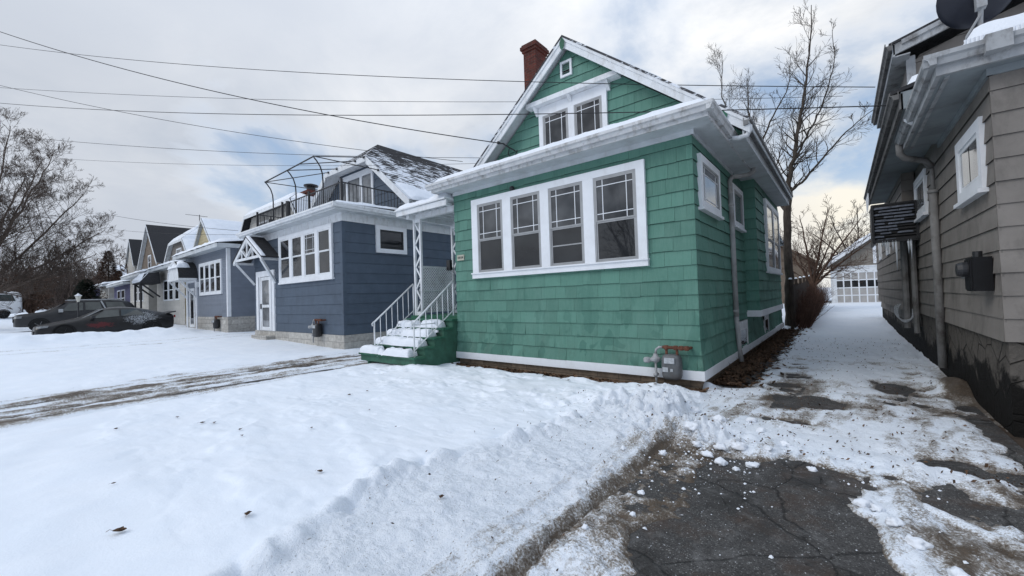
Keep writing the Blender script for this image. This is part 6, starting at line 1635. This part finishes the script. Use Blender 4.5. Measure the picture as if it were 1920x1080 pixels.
# ================================================================== LEAVES, LUMPS
def litter(name, n, area, seed, label, size=(.035,.075), zoff=.012):
    r = random.Random(seed); mb = MB(); org = None
    for k in range(n):
        x, y = area(r); z = snow_z(x, y) + r.uniform(.0, zoff)
        if org is None: org = Vector((x, y, z))
        a = r.uniform(0, 6.283); s = r.uniform(*size); u = Vector((math.cos(a), math.sin(a), r.gauss(0,.35))); v = Vector((-math.sin(a), math.cos(a), r.gauss(0,.35))); c = Vector((x,y,z+.008)); b = Vector((0,0,r.uniform(.0,.02)))
        tv = r.uniform(.4,1.9)
        mb.face([c-u*s, c-v*s*.45+b*.3, c+v*0, c+v*s*.45+b], 0, tv); mb.face([c, c-v*s*.45+b*.3, c+u*s+b, c+v*s*.5+b], 0, tv)
    o = mb.build(name, M['litter'], None, org=org, fixn=False); tag(o, label, 'leaves', None, 'stuff'); return o
litter('leaf_litter', 1300, lambda r: (r.uniform(-7.35,-1.7), 7.0-abs(r.gauss(0,.16))-.02), 91, 'dead leaves gathered along the front foundation of the green house')
litter('leaf_litter', 3200, lambda r: (-1.80+abs(r.gauss(.05,.27)), 7.6+11*r.random()**1.1), 92, 'dead leaves gathered along the drive side of the green house')
litter('leaf_litter', 1100, lambda r: (r.uniform(-1.9,1.1), 4.7+11*r.random()**1.6), 93, 'leaf crumbs trodden into the thin snow on the drive', (.008,.022))
litter('leaf_litter', 120, lambda r: (r.uniform(-3.4,-1.3), r.uniform(1.6,6)), 94, 'leaf crumbs in the trodden snow beside the drive', (.006,.018))

def fallen_leaf(x, y, s, rot, label, curl=.5, group='fallen leaves on the snow', col=None):
    mb = MB(); z = snow_z(x, y) + .012
    n = 7; L = []; C = []; Rr = []
    for k in range(n):
        t = k/(n-1); w = s*.34*math.sin(math.pi*t**.8)*(1+.35*math.sin(k*2.6)); u = s*(t-.5); h = s*curl*(.35*(2*t-1)**2)
        cr = s*curl*.55*math.sin(math.pi*t)
        L.append((u, -w, h+cr)); C.append((u, 0, h)); Rr.append((u, w, h+cr*.8))
    ca, sa = math.cos(rot), math.sin(rot)
    tr = lambda p: (p[0]*ca-p[1]*sa, p[0]*sa+p[1]*ca, p[2])
    for k in range(n-1):
        mb.face([tr(L[k]),tr(L[k+1]),tr(C[k+1]),tr(C[k])], 0, .8); mb.face([tr(C[k]),tr(C[k+1]),tr(Rr[k+1]),tr(Rr[k])], 0, 1.25)
    mb.tube([tr((-s*.5,0,s*curl*.35)), tr((-s*.72,.02*s,s*.25)), tr((-s*.95,0,s*.1))], s*.018, 4)
    o = mb.build('fallen_leaf', M['litter'], None, fixn=False); o.location = (x, y, z)
    return tag(o, label, 'leaf', group)
LEAF_SPOTS = []
def snow_lump(x, y, s, seed, label, group='loose snow lumps on the bare asphalt', sq=.7):
    bm = bmesh.new(); bmesh.ops.create_icosphere(bm, subdivisions=3, radius=1)
    r = random.Random(seed); ph = [r.uniform(0, 9) for _ in range(6)]
    from mathutils import noise
    for v in bm.verts:
        d = v.co.normalized(); k = .75 + .45*noise.noise(d*1.3 + Vector(ph[:3])) + .25*noise.noise(d*3.2 + Vector(ph[3:]))
        v.co = Vector((d.x*s*k*1.15, d.y*s*k*.9, max(-.25, d.z)*s*k*sq))
    me = bpy.data.meshes.new('snow_lump'); bm.to_mesh(me); bm.free(); me.materials.append(M['snow'])
    me.polygons.foreach_set('use_smooth', np.ones(len(me.polygons), dtype=bool))
    o = bpy.data.objects.new('snow_lump', me); COL.objects.link(o); o.location = (x, y, snow_z(x, y)+s*.15); o.rotation_euler = (0, 0, r.uniform(0, 6))
    return tag(o, label, 'snow lump', group)

def crumbs(n, area, seed, label):
    r = random.Random(seed); mb = MB(); org = None
    for k in range(n):
        x, y = area(r); s = .003 + .015*r.random()**3; z = snow_z(x, y)
        if org is None: org = Vector((x, y, z))
        c = Vector((x, y, z + s*.35)); q = [c + Vector((r.uniform(.6,1.1)*s*math.cos(a), r.uniform(.6,1.1)*s*math.sin(a), r.uniform(-.3,.3)*s)) for a in (0,1.2,2.5,3.7,5)]
        t_ = c + Vector((0,0,s*.7)); b_ = c - Vector((0,0,s*.6))
        for i in range(5): mb.face([q[i], q[(i+1)%5], t_]); mb.face([q[(i+1)%5], q[i], b_])
    o = mb.build('snow_crumbs', M['snow'], None, org=org, fixn=False); tag(o, label, 'snow', None, 'stuff')
crumbs(260, lambda r: (-1.45+abs(r.gauss(0,.55)) if r.random()<.6 else .55-abs(r.gauss(0,.35)), 1.3+3.8*r.random()**.5), 97, 'crumbs of snow and ice scattered over the bare asphalt')
crumbs(900, lambda r: (-1.25+r.gauss(0,.45), 4.7+r.gauss(0,.6)), 98, 'broken snow crumbs round the ploughed heap at the house corner')
for i, (x, y, s, rot, lab) in enumerate((
  (-3.94,.50,.085,.9,'curled brown leaf lying nearest on the smooth snow'), (-3.39,1.10,.062,2.6,'flat brown leaf with a long stalk on the smooth snow'),
  (-3.69,1.77,.060,.4,'dark curled leaf alone in the middle of the lawn snow'), (-2.45,2.10,.055,2.2,'tan crumpled leaf on the trodden strip of snow'))):
    fallen_leaf(x, y, s, rot, lab)
for i, (x, y, s) in enumerate(((-7.24,1.51,.055),(-6.54,1.62,.06),(-6.46,1.73,.05),(-7.07,.87,.05),(-5.69,1.78,.045),(-5.41,1.71,.04),(-4.93,.59,.035),(-5.07,2.34,.04),(-6.40,3.58,.06),(-6.39,3.90,.05),(-5.2,3.2,.03),(-4.3,3.0,.03))):
    fallen_leaf(x, y, s, i*1.3, 'tiny brown leaf scattered on the open snowy lawn')
for i, (x, y, s, lab) in enumerate(((-.70,4.25,.060,'largest loose snow lump at the top edge of the asphalt'), (-.27,4.45,.045,'lone white snow lump in the middle of the bare asphalt'))):
    snow_lump(x, y, s, 200+i, lab)
for i, (x, y, s) in enumerate(((-.80,4.10,.035),(-1.39,2.42,.03),(-.94,4.16,.07),(-1.07,4.24,.06),(-1.20,4.38,.06),(.06,3.9,.06),(.13,3.84,.05),(.2,3.63,.06),(-1.75,3.85,.04),(-1.43,4.05,.05),(-1.0,4.45,.07),(-.85,4.55,.08),(-1.3,4.6,.09),(-1.1,4.8,.08),(.28,3.4,.07),(.42,3.15,.06),(-.62,4.62,.05),(-1.32,3.2,.035),(-1.22,2.8,.03),(.5,2.9,.05),(-.5,4.9,.06),(-1.5,4.9,.08),(-1.75,5.2,.07),(-1.2,5.4,.09),(-.9,5.6,.07),(-1.55,5.7,.08),(-2.0,5.6,.06),(-.75,5.15,.06))):
    snow_lump(x, y, s, 300+i, 'loose snow lump broken off along the edge of the drive')

# ================================================================== CABLES
def cable(a, b, sag, r, lab):
    a = Vector(a); b = Vector(b); wire(a + (a-b)*.06, b, sag, r, lab)
k_ = 24/45
za = lambda z: 1.55 + (z-1.55)*k_
cable((-24,-.05,za(20.46)), (.60,9.75,5.08), .40, .008, 'highest overhead cable, passing the brick chimney')
cable((-24,.02,za(17.46)), (.21,13.6,6.46), .35, .0065, 'thin overhead cable just above the blue sky patch crossing the upper gable window')
cable((-24,-.05,za(16.32)), (.86,8.45,4.22), .32, .009, 'overhead cable running to the gutter of the taupe house')
cable((-24,-.06,za(14.07)), (-7.02,9.17,5.50), .25, .007, 'overhead cable passing in front of the gazebo frame')
cable((-24,1.98,za(13.22)), (-7.15,9.25,5.42), .18, .0055, 'lowest thin overhead cable over the blue house roof')
cable((-24,-.05,za(21.40)), (-6.72,7.98,5.52), .42, .013, 'thick black service cable reaching the bracket on the green gable')
cable((-24,-.06,za(17.56)), (-8.35,8.3,5.50), .30, .008, 'slanting cable from the left sky down to the green eave')
cable((-45,5.0,9.21), (-26.0,8.2,5.75), .15, .011, 'far cable sloping down to the pale blue house roof')
cable((-45,5.6,8.01), (-21.55,8,4.97), .15, .009, 'far lower cable passing behind the gabled hood')
an = thing('tv_antenna', (-38.0, 9.3, 8.0), 'tiny rooftop antenna on the narrow cream gable', 'antenna')
mb = MB(); mb.tube([(-37.9,9.4,7.6),(-37.9,9.4,8.62)], .025, 5); mb.build('mast', M['black_metal'], an)
mb = MB(); mb.tube([(-38.7,9.4,8.68),(-37.2,9.4,8.40)], .018, 4)
for k in range(5): x = -38.6+.32*k; mb.tube([(x,8.7+.1*k,8.66-.06*k),(x,10.1-.1*k,8.66-.06*k)], .014, 4)
mb.build('boom', M['black_metal'], an)
bc = thing('brick_chimney', (-26.3, 12, 7), 'short red brick chimney with a metal cap behind the balcony railing', 'chimney')
mb = MB(); mb.box(-26.95,-25.8,12,12.9,6.4,8.75); mb.box(-27.02,-25.73,11.93,12.97,8.55,8.70); mb.build('stack', M['brick'], bc)
mb = MB(); mb.lathe((-26.35,12.45,8.75), [(.28,0),(.25,.3),(.42,.33),(.44,.42),(.2,.5)], 12); mb.build('cap', M['black_metal'], bc)

# trees across the street, behind the viewer; the front windows mirror them
for k, (x, y, h, sd_) in enumerate(((-5.5,-13,11,301),(-12,-16,12,302))):
    T = Tree(sd_); base = (x, y, 0)
    T.limb([base, (x,y,h*.25)], .22, .16)
    for j in range(8):
        a = 6.283*j/8 + T.r.uniform(-.3,.3); rr_ = h*T.r.uniform(.12,.4); zt = h*T.r.uniform(.6,1.0)
        qq, rr = T.limb([(x,y,h*.22), (x+rr_*.5*math.cos(a), y+rr_*.5*math.sin(a), h*.5), (x+rr_*math.cos(a), y+rr_*math.sin(a), zt)], .09, .02)
        T.along(qq, rr, 10, h*.2, 1, 2, t0=.15, up=.08, spread=.9, kids=(4,6), wander=.2, rmin=.012)
    T.done('bare_tree', base, ('bare street tree mirrored in the right front window', 'bare street tree mirrored in the middle front windows')[k], M['bark'])

# ================================================================== CAMERA
F_PX, YAW, PIT, ROL = 768.378, math.radians(38.829), math.radians(1.3092), math.radians(-1.87126)
fw = Vector((-math.sin(YAW)*math.cos(PIT), math.cos(YAW)*math.cos(PIT), math.sin(PIT)))
r0 = Vector((math.cos(YAW), math.sin(YAW), 0)); u0 = r0.cross(fw)
rt = r0*math.cos(ROL) + u0*math.sin(ROL); up = -r0*math.sin(ROL) + u0*math.cos(ROL)
cd = bpy.data.cameras.new('camera'); cam = bpy.data.objects.new('camera', cd); COL.objects.link(cam)
cd.sensor_fit = 'HORIZONTAL'; cd.sensor_width = 36; cd.lens = 36*F_PX/1920
cd.clip_start = .05; cd.clip_end = 4000
mw = Matrix(((rt.x, up.x, -fw.x, 0), (rt.y, up.y, -fw.y, 0), (rt.z, up.z, -fw.z, 1.55), (0,0,0,1)))
cam.matrix_world = mw
SC.camera = cam

# ================================================================== DAYLIGHT: broken winter overcast
SUN_EL, SUN_AZ = math.radians(38), math.radians(215)      # compass azimuth from +Y towards +X: light comes from the street side
w = bpy.data.worlds.new('World'); SC.world = w; w.use_nodes = True
nt = w.node_tree; nt.nodes.clear(); g = N(nt)
sky = g.node('ShaderNodeTexSky', sky_type='NISHITA'); sky.sun_disc = False; sky.sun_elevation = SUN_EL; sky.sun_rotation = SUN_AZ
sky.air_density = 1.0; sky.dust_density = 1.2; sky.ozone_density = 1.2
V = g.coord('Generated'); s = g.sep(V)
den = g.math('ADD', g.math('MAXIMUM', s[2], 0), .22)
cx = g.node('ShaderNodeCombineXYZ'); g.link(g.math('DIVIDE', s[0], den), cx.inputs[0]); g.link(g.math('DIVIDE', s[1], den), cx.inputs[1])
c1 = g.noise(g.mapping(cx.outputs[0], (1,1,1), (12.697,17.461,0)), .95, 9, .56, .35)
c2 = g.noise(g.mapping(cx.outputs[0], (1,1,1), (7.7,4.1,2)), 1.9, 8, .6, .3)
c3 = g.noise(g.mapping(cx.outputs[0], (1,1,1), (10.464,14.825,5)), .55, 4, .5)
cover = g.math('MAXIMUM', g.mr(g.math('ADD', c1, g.math('MULTIPLY', g.math('SUBTRACT', c3, .5), .5)), .405, .55), g.mr(s[2], .22, .09))
CLK = 10.0
shade = g.mix(g.mr(c2, .3, .7), tuple(x*CLK for x in (.47,.52,.60)), tuple(x*CLK for x in (.76,.775,.80)))
shade = g.mix(g.mr(c3, .40, .62), shade, tuple(x*CLK for x in (.50,.54,.61)))
# thin edges of the cloud catch more light
edge = g.math('MULTIPLY', g.mr(cover, .15, .6), g.mr(cover, 1.0, .6))
shade = g.mix(g.math('MULTIPLY', edge, .55), shade, tuple(x*CLK for x in (.84,.85,.87)))
# warm break low in the sky at the end of the drive
dv = g.node('ShaderNodeVectorMath', operation='DOT_PRODUCT'); g.link(V, dv.inputs[0]); gl = Vector((.03,.985,.165)).normalized(); dv.inputs[1].default_value = gl
glow = g.math('POWER', g.math('MAXIMUM', dv.outputs['Value'], 0), 60)
shade = g.mix(g.math('MULTIPLY', glow, .75), shade, tuple(x*CLK for x in (.98,.90,.72)))
dw = g.node('ShaderNodeVectorMath', operation='DOT_PRODUCT'); g.link(V, dw.inputs[0]); dw.inputs[1].default_value = Vector((-.20,.86,.47)).normalized()
glow2 = g.math('POWER', g.math('MAXIMUM', dw.outputs['Value'], 0), 16)
shade = g.mix(g.math('MULTIPLY', g.math('MULTIPLY', glow2, g.mr(c2, .3, .55)), .75), shade, tuple(x*CLK for x in (.90,.89,.87)))
blue = g.mix(.55, sky.outputs[0], tuple(x*CLK for x in (.44,.57,.76)))
col = g.mix(cover, blue, shade)
# overcast dome is brighter towards the zenith
zen = g.mr(s[2], .35, 1.0, 1.0, 1.55)
col = g.mix(1, col, zen, 'MULTIPLY')
bg = g.node('ShaderNodeBackground'); g.link(col, bg.inputs[0]); bg.inputs[1].default_value = .116
o = g.node('ShaderNodeOutputWorld'); g.link(bg.outputs[0], o.inputs[0])
sd = bpy.data.lights.new('sun', 'SUN'); sd.energy = .95; sd.angle = math.radians(28); sd.color = (1, .98, .955)
so = bpy.data.objects.new('sun', sd); COL.objects.link(so)
d = Vector((math.sin(SUN_AZ)*math.cos(SUN_EL), math.cos(SUN_AZ)*math.cos(SUN_EL), math.sin(SUN_EL)))
so.rotation_euler = d.to_track_quat('Z', 'Y').to_euler(); so.location = d*50

SC.view_settings.view_transform = 'Standard'; SC.view_settings.look = 'None'; SC.view_settings.exposure = 0; SC.view_settings.gamma = 1
SC.cycles.max_bounces = 6; SC.cycles.diffuse_bounces = 4; SC.cycles.glossy_bounces = 3
